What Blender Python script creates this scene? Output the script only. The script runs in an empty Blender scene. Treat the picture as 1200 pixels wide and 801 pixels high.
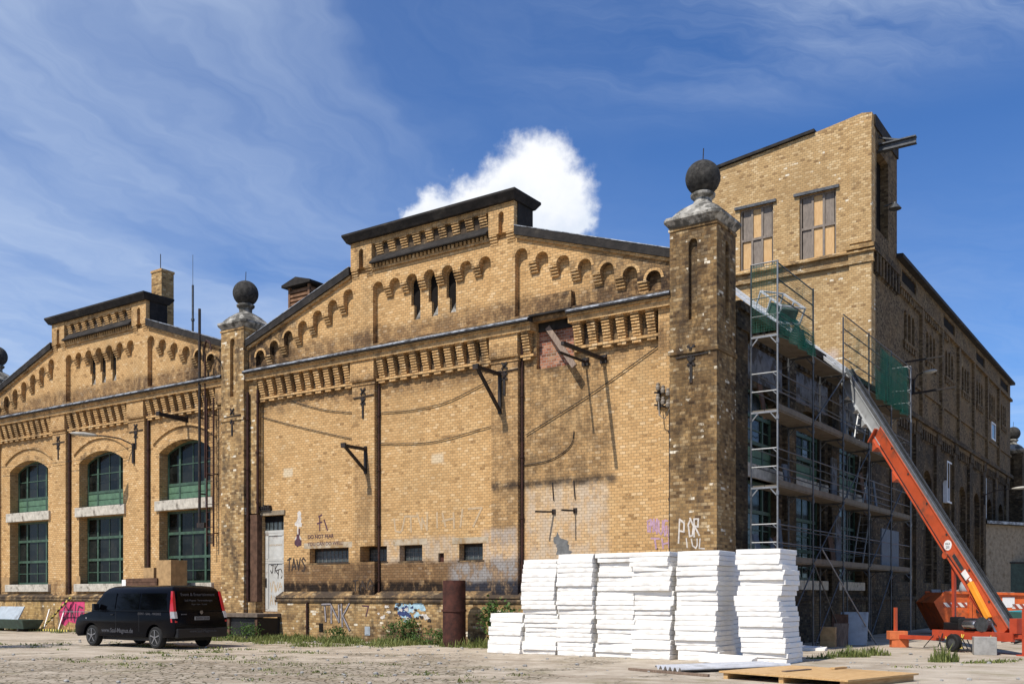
import bpy, bmesh, math, random
from math import pi, sin, cos, radians, sqrt, atan2
from mathutils import Vector, Matrix
from mathutils.geometry import tessellate_polygon

random.seed(7)
SC = bpy.context.scene
COL = SC.collection

# ------------------------------------------------------------------ camera
cam_d = bpy.data.cameras.new('camera')
cam_d.sensor_width = 36.0
cam_d.lens = 35.19
cam_d.shift_y = 0.247
cam_d.clip_start = 0.1
cam_d.clip_end = 6000
cam = bpy.data.objects.new('camera', cam_d)
COL.objects.link(cam)
cam.location = (0, 0, 1.6)
cam.rotation_euler = (radians(90), 0, 0)
SC.camera = cam

# ------------------------------------------------------------------ building frame: u along the front, v into depth
ANG = atan2(-0.5657, 0.8247)
P0 = Vector((5.565, 27.2, 0))
U = Vector((0.8247, -0.5657, 0))
V = Vector((0.5657, 0.8247, 0))
def W(u, v, z=0.0):
    return P0 + U * u + V * v + Vector((0, 0, z))

# ------------------------------------------------------------------ sun + sky
LIGHT = (U * 0.18 + V * 1.0 + Vector((0, 0, -1.38))).normalized()
sun_d = bpy.data.lights.new('sun', 'SUN')
sun_d.energy = 5.0
sun_d.angle = radians(0.53)
sun_d.color = (1.0, 0.945, 0.86)
sun = bpy.data.objects.new('sun', sun_d)
COL.objects.link(sun)
sun.rotation_euler = LIGHT.to_track_quat('-Z', 'Y').to_euler()
EL = math.asin(-LIGHT.z)
AZ = atan2(-LIGHT.x, -LIGHT.y)

SC.view_settings.view_transform = 'Standard'
SC.view_settings.look = 'None'
SC.view_settings.gamma = 1
SC.view_settings.exposure = 0.12
SC.view_settings.use_curve_mapping = False

class NT:
    """tiny helper to write node graphs as expressions"""
    def __init__(s, tree):
        s.t = tree
    def n(s, typ, **kw):
        nd = s.t.nodes.new(typ)
        for k, v in kw.items():
            setattr(nd, k, v)
        return nd
    def put(s, sock, v):
        if v is None:
            return
        if hasattr(v, 'links'):
            s.t.links.new(v, sock)
        else:
            sock.default_value = v
    def m(s, op, a, b=None, c=None, clamp=False):
        nd = s.n('ShaderNodeMath', operation=op, use_clamp=clamp)
        s.put(nd.inputs[0], a); s.put(nd.inputs[1], b); s.put(nd.inputs[2], c)
        return nd.outputs[0]
    def vm(s, op, a, b=None, scale=None):
        nd = s.n('ShaderNodeVectorMath', operation=op)
        s.put(nd.inputs[0], a); s.put(nd.inputs[1], b)
        if scale is not None:
            s.put(nd.inputs[3], scale)
        return nd.outputs['Value'] if op in ('DOT_PRODUCT', 'LENGTH', 'DISTANCE') else nd.outputs[0]
    def ss(s, x, a, b):
        nd = s.n('ShaderNodeMapRange', interpolation_type='SMOOTHSTEP')
        s.put(nd.inputs[0], x); s.put(nd.inputs[1], a); s.put(nd.inputs[2], b)
        return nd.outputs[0]
    def lin(s, x, a, b, c=0.0, d=1.0):
        nd = s.n('ShaderNodeMapRange')
        for i, v in enumerate((x, a, b, c, d)):
            s.put(nd.inputs[i], v)
        return nd.outputs[0]
    def xyz(s, x, y, z):
        nd = s.n('ShaderNodeCombineXYZ')
        s.put(nd.inputs[0], x); s.put(nd.inputs[1], y); s.put(nd.inputs[2], z)
        return nd.outputs[0]
    def sep(s, v):
        nd = s.n('ShaderNodeSeparateXYZ'); s.put(nd.inputs[0], v)
        return nd.outputs
    def noise(s, vec, scale, detail=4, rough=0.55, dist=0.0, col=False):
        nd = s.n('ShaderNodeTexNoise')
        s.put(nd.inputs['Vector'], vec)
        nd.inputs['Scale'].default_value = scale
        nd.inputs['Detail'].default_value = detail
        nd.inputs['Roughness'].default_value = rough
        nd.inputs['Distortion'].default_value = dist
        return nd.outputs['Color'] if col else nd.outputs['Fac']
    def voro(s, vec, scale, feature='F1', rnd=1.0):
        nd = s.n('ShaderNodeTexVoronoi', feature=feature)
        s.put(nd.inputs['Vector'], vec)
        nd.inputs['Scale'].default_value = scale
        nd.inputs['Randomness'].default_value = rnd
        return nd
    def mix(s, f, a, b, mode='MIX'):
        nd = s.n('ShaderNodeMix', data_type='RGBA', blend_type=mode)
        s.put(nd.inputs[0], f); s.put(nd.inputs[6], c4(a)); s.put(nd.inputs[7], c4(b))
        return nd.outputs[2]
    def ramp(s, f, stops, interp='LINEAR'):
        nd = s.n('ShaderNodeValToRGB')
        nd.color_ramp.interpolation = interp
        e = nd.color_ramp.elements
        while len(e) < len(stops):
            e.new(0.5)
        for i, (p, c) in enumerate(stops):
            e[i].position = p; e[i].color = c4(c)
        s.put(nd.inputs[0], f)
        return nd.outputs[0]
    def bump(s, h, strength=0.5, dist=0.01, prev=None):
        nd = s.n('ShaderNodeBump')
        nd.inputs['Strength'].default_value = strength
        nd.inputs['Distance'].default_value = dist
        s.put(nd.inputs['Height'], h)
        if prev is not None:
            s.put(nd.inputs['Normal'], prev)
        return nd.outputs[0]

def c4(c):
    if hasattr(c, 'links') or c is None:
        return c
    return (c[0], c[1], c[2], 1.0) if len(c) == 3 else c

# ---- world: Nishita sky, thin cirrus and one cumulus, all in world directions
world = bpy.data.worlds.new('World')
SC.world = world
world.use_nodes = True
wt = world.node_tree
wt.nodes.clear()
w = NT(wt)
sky = w.n('ShaderNodeTexSky', sky_type='NISHITA', sun_disc=False, sun_elevation=EL, sun_rotation=AZ)
sky.altitude = 100; sky.air_density = 1.0; sky.dust_density = 0.35; sky.ozone_density = 1.6
tc = w.n('ShaderNodeTexCoord')
D = w.vm('NORMALIZE', tc.outputs['Generated'])
dx, dy, dz = w.sep(D)
den = w.m('ADD', w.m('MAXIMUM', dz, 0.0), 0.12)
sp = w.xyz(w.m('DIVIDE', dx, den), w.m('DIVIDE', dy, den), 0.0)      # plane of the high cloud
warp = w.noise(sp, 1.3, 5, 0.6, 0.0, True)
spw = w.vm('ADD', sp, w.vm('SCALE', w.vm('SUBTRACT', warp, (0.5, 0.5, 0.5)), scale=0.62))
spx, spy, _z = w.sep(spw)
def streak(rot, sx, sy, off, detail, rough):
    c_, s_ = cos(rot), sin(rot)
    xr = w.m('SUBTRACT', w.m('MULTIPLY', spx, c_ * sx), w.m('MULTIPLY', spy, s_ * sx))
    yr = w.m('ADD', w.m('MULTIPLY', spx, s_ * sy), w.m('MULTIPLY', spy, c_ * sy))
    return w.noise(w.vm('ADD', w.xyz(xr, yr, 0.0), off), 1.0, detail, rough)
s1 = streak(radians(24), 2.3, 0.40, (3.1, 0.4, 0), 9, 0.58)       # long wisps on the left
s2 = streak(radians(-12), 0.55, 2.3, (7.3, 2.0, 0), 9, 0.64)      # flat band high on the right
s3 = streak(radians(20), 0.55, 0.6, (1.7, 5.2, 0), 3, 0.5)
left = w.ss(dx, 0.20, -0.40)
high = w.m('MULTIPLY', w.ss(dz, 0.40, 0.50), w.ss(dx, -0.15, 0.25))
veil = w.m('MULTIPLY', w.ss(s3, 0.30, 0.75), left)
cir = w.m('ADD', w.m('MULTIPLY', w.m('MULTIPLY', w.ss(s1, 0.36, 0.78), left), 0.60), w.m('MULTIPLY', w.m('MULTIPLY', w.ss(s2, 0.34, 0.80), high), 1.15))
cir = w.m('ADD', cir, w.m('MULTIPLY', veil, 0.42))
low = w.ss(dz, 0.42, 0.08)
cir = w.m('ADD', cir, w.m('MULTIPLY', low, w.m('ADD', 0.08, w.m('MULTIPLY', w.ss(s2, 0.3, 0.75), 0.50))))
cir = w.m('MINIMUM', cir, 0.80)
skyc = w.mix(1.0, sky.outputs[0], (0.66, 1.10, 1.72), 'MULTIPLY')
skyc = w.mix(cir, skyc, (7.8, 9.2, 11.4))
# cumulus (a group of directions)
def dirv(a, b):
    return Vector((a, 1.0, b)).normalized()
blobs = [((0.024, 0.406), 0.0512), ((-0.006, 0.392), 0.0415), ((0.050, 0.396), 0.0366), ((0.060, 0.378), 0.0268),
         ((-0.042, 0.386), 0.0317), ((-0.078, 0.378), 0.0268), ((-0.098, 0.374), 0.0171), ((0.005, 0.378), 0.0488), ((0.066, 0.372), 0.0159),
         ((-0.02, 0.376), 0.0415), ((0.030, 0.386), 0.0512)]
nz = w.noise(D, 26.0, 6, 0.6, 0.0, True)
nz2 = w.noise(D, 75.0, 4, 0.6)
Dw = w.vm('ADD', D, w.vm('SCALE', w.vm('SUBTRACT', nz, (0.5, 0.5, 0.5)), scale=0.036))
acc = None
for (ab, r) in blobs:
    d = dirv(*ab)
    f = w.m('SUBTRACT', 1.0, w.m('DIVIDE', w.vm('DISTANCE', Dw, tuple(d)), r))
    acc = f if acc is None else w.m('SMOOTH_MAX', acc, f, 0.25)
acc = w.m('ADD', acc, w.m('MULTIPLY', w.m('SUBTRACT', nz2, 0.5), 0.5))
cm = w.m('MULTIPLY', w.ss(acc, -0.04, 0.46), 0.97)
shade = w.ss(w.m('ADD', dz, w.m('MULTIPLY', w.m('SUBTRACT', w.sep(nz)[1], 0.5), 0.09)), 0.318, 0.388)
ccol = w.mix(shade, (9.0, 10.0, 11.6), (12.6, 12.8, 13.2))
skyc = w.mix(cm, skyc, ccol)
bg = w.n('ShaderNodeBackground')
w.put(bg.inputs[0], skyc)
bg.inputs[1].default_value = 0.075
out = w.n('ShaderNodeOutputWorld')
wt.links.new(bg.outputs[0], out.inputs[0])

# ------------------------------------------------------------------ materials
def new_mat(name):
    m = bpy.data.materials.new(name)
    m.use_nodes = True
    m.node_tree.nodes.clear()
    t = NT(m.node_tree)
    o = t.n('ShaderNodeOutputMaterial')
    b = t.n('ShaderNodeBsdfPrincipled')
    m.node_tree.links.new(b.outputs[0], o.inputs[0])
    return m, t, b, o

def simple(name, col, rough=0.6, metal=0.0, var=0.25, vscale=6.0, spec=0.5, bumpd=0.0, grime=None, gscale=2.5, glo=0.5, ghi=0.7):
    m, t, b, o = new_mat(name)
    co = t.n('ShaderNodeTexCoord').outputs['Object']
    f = t.noise(co, vscale, 5, 0.6)
    a = tuple(max(0, x * (1 - var)) for x in col); c = tuple(min(1, x * (1 + var)) for x in col)
    colr = t.mix(t.ss(f, 0.3, 0.7), a, c)
    if grime:
        colr = t.mix(t.m('MULTIPLY', t.ss(t.noise(co, gscale, 6, 0.65), glo, ghi), 0.85), colr, grime)
    t.put(b.inputs['Base Color'], colr)
    t.put(b.inputs['Roughness'], t.lin(f, 0, 1, max(0.03, rough - 0.1), min(1, rough + 0.1)))
    b.inputs['Metallic'].default_value = metal
    b.inputs['Specular IOR Level'].default_value = spec
    if bumpd:
        t.put(b.inputs['Normal'], t.bump(t.noise(co, vscale * 4, 4, 0.6), 0.6, bumpd))
    return m

YEL = [(0.0, (0.27, 0.150, 0.062)), (0.03, (0.43, 0.255, 0.105)), (0.25, (0.525, 0.315, 0.132)),
       (0.6, (0.565, 0.346, 0.150)), (0.92, (0.605, 0.388, 0.178)), (1.0, (0.66, 0.46, 0.25))]
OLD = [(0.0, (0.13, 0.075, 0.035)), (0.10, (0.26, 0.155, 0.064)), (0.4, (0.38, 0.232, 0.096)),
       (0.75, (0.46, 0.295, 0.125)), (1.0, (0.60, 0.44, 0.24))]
SHADE_DRK = [(0.0, (0.015, 0.011, 0.008)), (0.3, (0.031, 0.022, 0.013)), (0.6, (0.052, 0.037, 0.021)),  # brick tones darkened to carry the shade of the side wall
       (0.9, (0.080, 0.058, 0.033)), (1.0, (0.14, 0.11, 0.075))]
SHADE_WNG = [(0.0, (0.035, 0.024, 0.015)), (0.2, (0.085, 0.058, 0.032)), (0.6, (0.13, 0.092, 0.05)), (1.0, (0.19, 0.14, 0.08))]  # brick tones lowered for the shade on the wing
RED = [(0.0, (0.10, 0.035, 0.025)), (0.3, (0.26, 0.09, 0.055)), (0.7, (0.36, 0.14, 0.085)), (1.0, (0.46, 0.24, 0.15))]

def brick(name, stops, mortar=(0.30, 0.205, 0.105), soot=0.35, slo=0.52, shi=0.74, sootc=(0.045, 0.034, 0.026), stains=(), bw=0.185, bh=0.088, missing=0.0, big=0.35):
    """stains: (u0,u1,z0,z1,soft,colour,strength,noise lo,noise hi) in the wall's own coordinates"""
    m, t, b, o = new_mat(name)
    co = t.n('ShaderNodeTexCoord').outputs['Object']
    x, y, z = t.sep(co)
    h = t.m('ADD', x, y)
    br = t.n('ShaderNodeTexBrick')
    br.offset = 0.5; br.squash = 1.0
    wob = t.m('MULTIPLY', t.m('SUBTRACT', t.noise(co, 0.8, 2), 0.5), 0.03)
    t.put(br.inputs['Vector'], t.xyz(h, t.m('ADD', z, wob), 0.0))
    br.inputs['Color1'].default_value = (0, 0, 0, 1)
    br.inputs['Color2'].default_value = (1, 1, 1, 1)
    br.inputs['Mortar'].default_value = (0.5, 0.5, 0.5, 1)
    br.inputs['Scale'].default_value = 1.0
    br.inputs['Mortar Size'].default_value = 0.0085
    br.inputs['Mortar Smooth'].default_value = 0.3
    br.inputs['Bias'].default_value = 0.0
    br.inputs['Brick Width'].default_value = bw
    br.inputs['Row Height'].default_value = bh
    tint = t.sep(br.outputs['Color'])[0]
    mort = br.outputs['Fac']
    fine = t.noise(co, 22, 4, 0.6)
    tint2 = t.m('ADD', tint, t.m('MULTIPLY', t.m('SUBTRACT', fine, 0.5), 0.3), clamp=True)
    col = t.ramp(tint2, stops)
    # large patches of browner / paler brick
    bigv = t.noise(co, 0.55, 5, 0.6)
    col = t.mix(t.m('MULTIPLY', t.ss(bigv, 0.45, 0.72), big), col, (0.26, 0.165, 0.075))
    pal = t.noise(t.vm('ADD', co, (13.0, 4.0, 8.0)), 0.9, 5, 0.65)
    col = t.mix(t.m('MULTIPLY', t.ss(pal, 0.56, 0.8), 0.35), col, (0.60, 0.46, 0.25))
    col = t.mix(mort, col, mortar)
    for (u0, u1, z0, z1, sf, sc, st, n0, n1) in stains:
        jx = t.m('MULTIPLY', t.m('SUBTRACT', t.noise(co, 1.4, 5, 0.7), 0.5), sf * 3.0)
        jz = t.m('MULTIPLY', t.m('SUBTRACT', t.noise(t.vm('ADD', co, (5.5, 1.1, 9.2)), 1.1, 5, 0.7), 0.5), sf * 3.0)
        ux = t.m('ADD', x, jx); zz = t.m('ADD', z, jz)
        k = t.m('MULTIPLY', t.m('MULTIPLY', t.ss(ux, u0 - sf, u0 + sf), t.ss(ux, u1 + sf, u1 - sf)),
                t.m('MULTIPLY', t.ss(zz, z0 - sf, z0 + sf), t.ss(zz, z1 + sf, z1 - sf)))
        nn = t.noise(t.vm('MULTIPLY', co, (1.0, 1.0, 0.6)), 3.2, 6, 0.7)
        k = t.m('MULTIPLY', k, t.lin(t.ss(nn, n0, n1), 0, 1, 0.25, 1.0))
        if sum(sc) < 0.62:
            col = t.mix(t.m('MULTIPLY', k, st), col, tuple(min(1.0, c * g) for c, g in zip(sc, (1.95, 2.9, 6.2))), 'MULTIPLY')
        else:
            col = t.mix(t.m('MULTIPLY', t.m('MULTIPLY', k, st), t.m('SUBTRACT', 1.0, t.m('MULTIPLY', mort, 0.45))), col, sc)
    # soot streaks
    st_ = t.noise(t.vm('MULTIPLY', co, (1.0, 1.0, 0.28)), 1.5, 7, 0.68)
    st2 = t.noise(co, 5.0, 5, 0.65)
    sm = t.m('MULTIPLY', t.ss(t.m('ADD', t.m('MULTIPLY', st_, 0.7), t.m('MULTIPLY', st2, 0.3)), slo, shi), soot)
    col = t.mix(sm, col, sootc)
    hgt = t.m('SUBTRACT', t.m('MULTIPLY', fine, 0.35), t.m('MULTIPLY', mort, 0.8))
    if missing:
        ms = t.m('MULTIPLY', t.ss(t.noise(co, 1.7, 5, 0.6), 0.55, 0.62), t.ss(tint, 1 - missing, 1 - missing + 0.02))
        col = t.mix(ms, col, (0.70, 0.62, 0.48))
        hgt = t.m('SUBTRACT', hgt, ms)
    hgt = t.m('ADD', hgt, t.m('MULTIPLY', tint, 0.4))
    t.put(b.inputs['Base Color'], col)
    b.inputs['Roughness'].default_value = 0.92
    b.inputs['Specular IOR Level'].default_value = 0.2
    t.put(b.inputs['Normal'], t.bump(hgt, 0.8, 0.012))
    return m

SOOT = (0.045, 0.036, 0.028)
BRN = (0.20, 0.125, 0.06)
M = {}
M['wall'] = brick('yellow_brick', YEL, soot=0.30, slo=0.55, stains=[
    (-6.6, -3.5, 5.05, 8.7, 0.25, (0.13, 0.088, 0.048), 0.78, 0.34, 0.62),
    (-7.7, -3.3, 4.93, 5.17, 0.10, (0.055, 0.047, 0.04), 0.85, 0.30, 0.55),
    (-6.5, -3.6, 2.2, 4.95, 0.14, (0.50, 0.44, 0.36), 0.62, 0.36, 0.6),
    (-7.75, -6.65, 3.2, 8.4, 0.15, (0.14, 0.09, 0.048), 0.65, 0.35, 0.6),
    (-17.4, -6.6, 1.55, 2.75, 0.12, (0.16, 0.10, 0.052), 0.92, 0.26, 0.5),
    (-9.5, -6.6, 1.6, 2.75, 0.25, (0.30, 0.29, 0.28), 0.85, 0.44, 0.56),
    (-17.4, -6.6, 1.5, 2.05, 0.10, (0.03, 0.025, 0.02), 0.95, 0.34, 0.54),
    (-12.4, -9.2, 2.72, 3.55, 0.10, (0.44, 0.40, 0.34), 0.55, 0.40, 0.6),
    (-8.2, -6.7, 2.72, 3.7, 0.12, (0.44, 0.40, 0.36), 0.60, 0.40, 0.6),
    (-13.6, -12.7, 1.6, 6.4, 0.12, (0.19, 0.12, 0.06), 0.55, 0.36, 0.6),
    (-16.2, -7.0, 7.4, 8.8, 0.5, (0.30, 0.19, 0.085), 0.35, 0.4, 0.7),
    (-40, 0, 9.9, 10.85, 0.22, (0.115, 0.072, 0.041), 0.74, 0.30, 0.60),
    (-19.4, -16.9, 10.0, 11.4, 0.35, (0.07, 0.048, 0.033), 0.65, 0.32, 0.56), (-4.4, -1.2, 10.0, 11.2, 0.35, (0.08, 0.055, 0.037), 0.6, 0.34, 0.58),
    (-19.2, -1.3, 8.45, 9.3, 0.25, (0.13, 0.08, 0.042), 0.75, 0.36, 0.62),
    (-17.4, -16.9, 6.0, 6.3, 0.06, (0.62, 0.52, 0.36), 0.8, 0.1, 0.3),
    (-10.3, -9.8, 6.0, 6.3, 0.06, (0.62, 0.52, 0.36), 0.7, 0.1, 0.3)])
M['wall2'] = brick('yellow_brick_left', YEL, soot=0.34, slo=0.54, stains=[
    (-40, -20, 1.4, 2.2, 0.2, (0.16, 0.10, 0.055), 0.75, 0.35, 0.6),
    (-40, 0, 9.9, 10.85, 0.22, (0.115, 0.072, 0.041), 0.74, 0.30, 0.60),
    (-23, -20, 10.0, 11.4, 0.35, (0.07, 0.048, 0.033), 0.65, 0.32, 0.56), (-23.5, -20, 5.0, 9.6, 0.4, (0.10, 0.066, 0.04), 0.7, 0.34, 0.58),
    (-40, -20, 8.4, 9.4, 0.3, (0.24, 0.15, 0.07), 0.5, 0.35, 0.6)])
M['gable'] = brick('gable_brick', YEL, soot=0.42, slo=0.53, stains=[
    (-40, 0, 9.9, 10.80, 0.22, (0.10, 0.064, 0.038), 0.90, 0.30, 0.58),
    (-19.4, -16.6, 10.0, 11.7, 0.4, (0.045, 0.034, 0.025), 0.92, 0.32, 0.56),
    (-38.4, -35.6, 10.0, 11.7, 0.4, (0.045, 0.034, 0.025), 0.7, 0.36, 0.6), (-22.6, -20.2, 9.9, 11.7, 0.4, (0.045, 0.034, 0.025), 0.92, 0.32, 0.56),
    (-5.2, -1.2, 10.0, 11.6, 0.4, (0.075, 0.055, 0.038), 0.8, 0.34, 0.6)])
M['trim'] = brick('corbel_brick', YEL, soot=0.70, slo=0.46, shi=0.66, big=0.5)
M['frieze_back'] = brick('dark_frieze_brick', OLD, soot=0.95, slo=0.30, shi=0.55, big=0.6)  # near-black brick for the panels behind the corbels
M['ledge'] = brick('sooty_ledge_brick', OLD, soot=0.95, slo=0.33, shi=0.55, big=0.6)
M['sooty'] = brick('sooty_brick', OLD, soot=0.85, slo=0.44, shi=0.64, missing=0.25, big=0.5)
M['arch_ring'] = brick('arch_ring_brick', YEL, soot=0.6, slo=0.48, shi=0.68, big=0.5)
M['pillar'] = brick('pillar_brick', OLD, soot=0.75, slo=0.465, shi=0.66, missing=0.3, big=0.5, stains=[
    (-1.6, 0.2, 4.6, 12.2, 0.7, (0.066, 0.041, 0.022), 0.80, 0.34, 0.56),
    (-1.6, 0.2, 0.0, 5.2, 0.8, (0.20, 0.13, 0.065), 0.6, 0.35, 0.6)])
M['plinth'] = brick('plinth_brick', OLD, soot=0.78, slo=0.46, shi=0.64, big=0.5, missing=0.15, stains=[
    (-13.2, -6.6, -0.2, 0.55, 0.25, (0.08, 0.055, 0.035), 0.8, 0.35, 0.6),
    (-40, -21, 0.1, 1.3, 0.2, (0.52, 0.34, 0.12), 0.55, 0.4, 0.6)])
M['side'] = brick('shade_toned_side_brick', SHADE_DRK, mortar=(0.06, 0.048, 0.033), soot=0.62, slo=0.47, shi=0.7, big=0.5)  # shaded copy of the brick, shade put into the colour
M['wing'] = brick('shade_toned_wing_brick', SHADE_WNG, mortar=(0.10, 0.075, 0.045), soot=0.45, slo=0.50, shi=0.74, big=0.5)  # shade of the wing and tower side is in this brick colour
M['tower'] = brick('tower_brick', [(0.0, (0.22, 0.13, 0.062)), (0.05, (0.35, 0.22, 0.10)), (0.25, (0.44, 0.285, 0.130)), (0.7, (0.50, 0.335, 0.160)), (1.0, (0.59, 0.43, 0.235))],
                   soot=0.42, slo=0.53, shi=0.7, bh=0.095, missing=0.12, stains=[
    (-3.6, -1.35, 9.3, 11.6, 0.25, (0.55, 0.45, 0.40), 0.75, 0.38, 0.55),
    (-7.2, 0.1, 14.95, 15.5, 0.15, (0.08, 0.06, 0.04), 0.5, 0.35, 0.6)])
M['red_brick'] = brick('red_brick', RED, mortar=(0.36, 0.30, 0.25), soot=0.3)
M['chimney'] = brick('chimney_brick', OLD, soot=0.3)
M['tar'] = simple('tarred_felt', (0.020, 0.017, 0.015), 0.85, 0, 0.5, 3.0, 0.3, 0.02, (0.065, 0.056, 0.045), 1.6, 0.52, 0.75)
M['roof'] = simple('roof_felt', (0.07, 0.068, 0.066), 0.9, 0, 0.3, 2.0, 0.3)
M['zinc'] = simple('zinc_flashing', (0.36, 0.37, 0.38), 0.5, 0.5, 0.4, 4.0, 0.5, 0.0, (0.06, 0.05, 0.045), 3.0, 0.45, 0.62)
M['stone'] = simple('weathered_stone', (0.34, 0.32, 0.28), 0.9, 0, 0.35, 5.0, 0.3, 0.03, (0.04, 0.037, 0.03), 2.4, 0.42, 0.57)
M['ball'] = simple('blackened_stone', (0.035, 0.033, 0.03), 0.9, 0, 0.5, 9.0, 0.25, 0.02, (0.09, 0.083, 0.072), 6.0, 0.5, 0.75)
M['sill'] = simple('sill_concrete', (0.46, 0.42, 0.35), 0.9, 0, 0.2, 5.0, 0.3, 0.01, (0.12, 0.10, 0.075), 4.0, 0.52, 0.70)
M['render'] = simple('cement_render', (0.27, 0.22, 0.155), 0.95, 0, 0.2, 4.0, 0.2, 0.01, (0.14, 0.10, 0.06), 3.0, 0.5, 0.7)
M['green'] = simple('green_frame_paint', (0.045, 0.085, 0.055), 0.5, 0, 0.3, 5.0, 0.4)
M['green_panel'] = simple('green_panel_paint', (0.085, 0.16, 0.095), 0.55, 0, 0.2, 5.0, 0.4)
M['white_frame'] = simple('white_window_paint', (0.62, 0.65, 0.68), 0.5, 0, 0.1, 5.0)
M['iron'] = simple('black_iron', (0.022, 0.018, 0.016), 0.7, 0.2, 0.4, 9.0, 0.4, 0.0, (0.07, 0.035, 0.02), 5.0, 0.5, 0.7)
M['rust'] = simple('rusty_pipe', (0.062, 0.021, 0.014), 0.8, 0.1, 0.45, 5.0, 0.35, 0.006, (0.03, 0.013, 0.010), 2.0, 0.45, 0.7)
M['rustpipe'] = simple('rust_downpipe', (0.040, 0.017, 0.012), 0.8, 0.1, 0.4, 6.0, 0.3)
M['glass'] = simple('dark_glass', (0.004, 0.006, 0.006), 0.08, 0, 0.3, 1.0, 0.16)
def glass_mat():
    m, t, b, o = new_mat('old_dark_glass')
    co = t.n('ShaderNodeTexCoord').outputs['Object']
    x, y, z = t.sep(co)
    cell = t.xyz(t.m('FLOOR', t.m('MULTIPLY', t.m('ADD', x, y), 1.9)), t.m('FLOOR', t.m('MULTIPLY', z, 1.35)), 0.0)
    wn = t.n('ShaderNodeTexWhiteNoise'); t.put(wn.inputs['Vector'], cell)
    r1 = wn.outputs['Value']
    dirt = t.ss(t.noise(co, 2.3, 5, 0.65), 0.45, 0.75)
    base = t.mix(t.m('MULTIPLY', r1, 0.7), (0.003, 0.004, 0.004), (0.020, 0.024, 0.022))
    t.put(b.inputs['Base Color'], t.mix(t.m('MULTIPLY', dirt, 0.35), base, (0.05, 0.047, 0.038)))
    t.put(b.inputs['Roughness'], t.lin(t.m('ADD', r1, dirt), 0, 2, 0.05, 0.35))
    b.inputs['Specular IOR Level'].default_value = 0.18
    t.put(b.inputs['Normal'], t.bump(t.m('ADD', t.noise(co, 0.9, 2), t.m('MULTIPLY', r1, x)), 0.25, 0.03))
    return m
M['glass'] = glass_mat()
M['glassblock'] = simple('glass_block', (0.055, 0.066, 0.066), 0.3, 0, 0.4, 7.0, 0.5)
M['dark'] = simple('dark_void', (0.012, 0.010, 0.009), 0.95, 0, 0.3, 3.0, 0.1)
M['door'] = simple('door_paint', (0.46, 0.45, 0.41), 0.6, 0, 0.12, 3.0, 0.4, 0.0, (0.17, 0.10, 0.07), 2.4, 0.56, 0.72)
M['lift_white'] = simple('pale_aluminium', (0.52, 0.53, 0.54), 0.45, 0.2, 0.1, 4.0)
M['grid'] = simple('dirty_grid', (0.13, 0.13, 0.125), 0.9, 0, 0.3, 6.0)
M['render_pale'] = simple('patchy_render', (0.40, 0.33, 0.235), 0.95, 0, 0.2, 4.0, 0.2, 0.01, (0.30, 0.19, 0.085), 2.5, 0.46, 0.62)
M['blue_sheet'] = simple('dull_blue_sheet', (0.075, 0.095, 0.125), 0.7, 0, 0.2, 3.0)
M['boom_grey'] = simple('boom_grey_paint', (0.40, 0.41, 0.41), 0.45, 0.2, 0.12, 3.0, 0.5, 0.0, (0.16, 0.15, 0.14), 2.5, 0.56, 0.76)
M['dark_slab'] = simple('dirty_slab', (0.14, 0.11, 0.085), 0.95, 0, 0.3, 4.0, 0.2, 0.01)
M['old_paint'] = simple('peeling_pale_paint', (0.13, 0.14, 0.16), 0.9, 0, 0.25, 3.0, 0.2, 0.0, (0.05, 0.042, 0.035), 2.2, 0.48, 0.56)
M['concrete'] = simple('concrete', (0.30, 0.29, 0.27), 0.95, 0, 0.2, 6.0, 0.2, 0.008, (0.12, 0.11, 0.10), 3.0, 0.5, 0.75)
M['steel'] = simple('galvanised_steel', (0.235, 0.24, 0.245), 0.5, 0.6, 0.15, 8.0, 0.5)
M['dark_steel'] = simple('dull_steel', (0.075, 0.078, 0.082), 0.5, 0.5, 0.3, 8.0, 0.5)  # on the scaffold this darker tone also stands for shade
M['deck'] = simple('scaffold_deck', (0.13, 0.108, 0.08), 0.85, 0, 0.25, 3.0, 0.3, 0.0, (0.12, 0.10, 0.08), 3.0, 0.5, 0.7)
M['orange'] = simple('orange_paint', (0.46, 0.080, 0.030), 0.42, 0, 0.12, 2.0, 0.5, 0.0, (0.17, 0.062, 0.036), 2.6, 0.50, 0.74)
M['red_orange'] = simple('red_orange_paint', (0.42, 0.058, 0.024), 0.45, 0, 0.15, 3.0, 0.5, 0.0, (0.12, 0.05, 0.03), 3.0, 0.55, 0.75)
M['amber'] = simple('amber_paint', (0.80, 0.30, 0.03), 0.4, 0, 0.1, 3.0)
M['skip'] = simple('skip_paint', (0.62, 0.12, 0.025), 0.55, 0, 0.2, 3.0, 0.4, 0.004, (0.14, 0.06, 0.03), 2.0, 0.54, 0.72)
M['foam'] = simple('white_foam', (0.80, 0.772, 0.72), 0.95, 0, 0.03, 2.0, 0.15, 0.004, (0.62, 0.58, 0.51), 1.4, 0.60, 0.80)
M['white'] = simple('white_paint', (0.78, 0.77, 0.74), 0.6, 0, 0.06, 4.0)
M['lamp_shell'] = simple('dusty_lamp_shell', (0.36, 0.34, 0.29), 0.5, 0, 0.2, 6.0)
M['grey_board'] = simple('grey_board', (0.34, 0.38, 0.41), 0.7, 0, 0.12, 3.0, 0.4, 0.0, (0.2, 0.2, 0.2), 2.0, 0.5, 0.7)
M['black'] = simple('matt_black', (0.012, 0.012, 0.013), 0.6, 0, 0.3, 5.0, 0.4)
M['rubber'] = simple('tyre_rubber', (0.014, 0.014, 0.014), 0.85, 0, 0.3, 8.0, 0.3)
M['alloy'] = simple('alloy_rim', (0.34, 0.34, 0.35), 0.25, 0.9, 0.1, 5.0)
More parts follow.
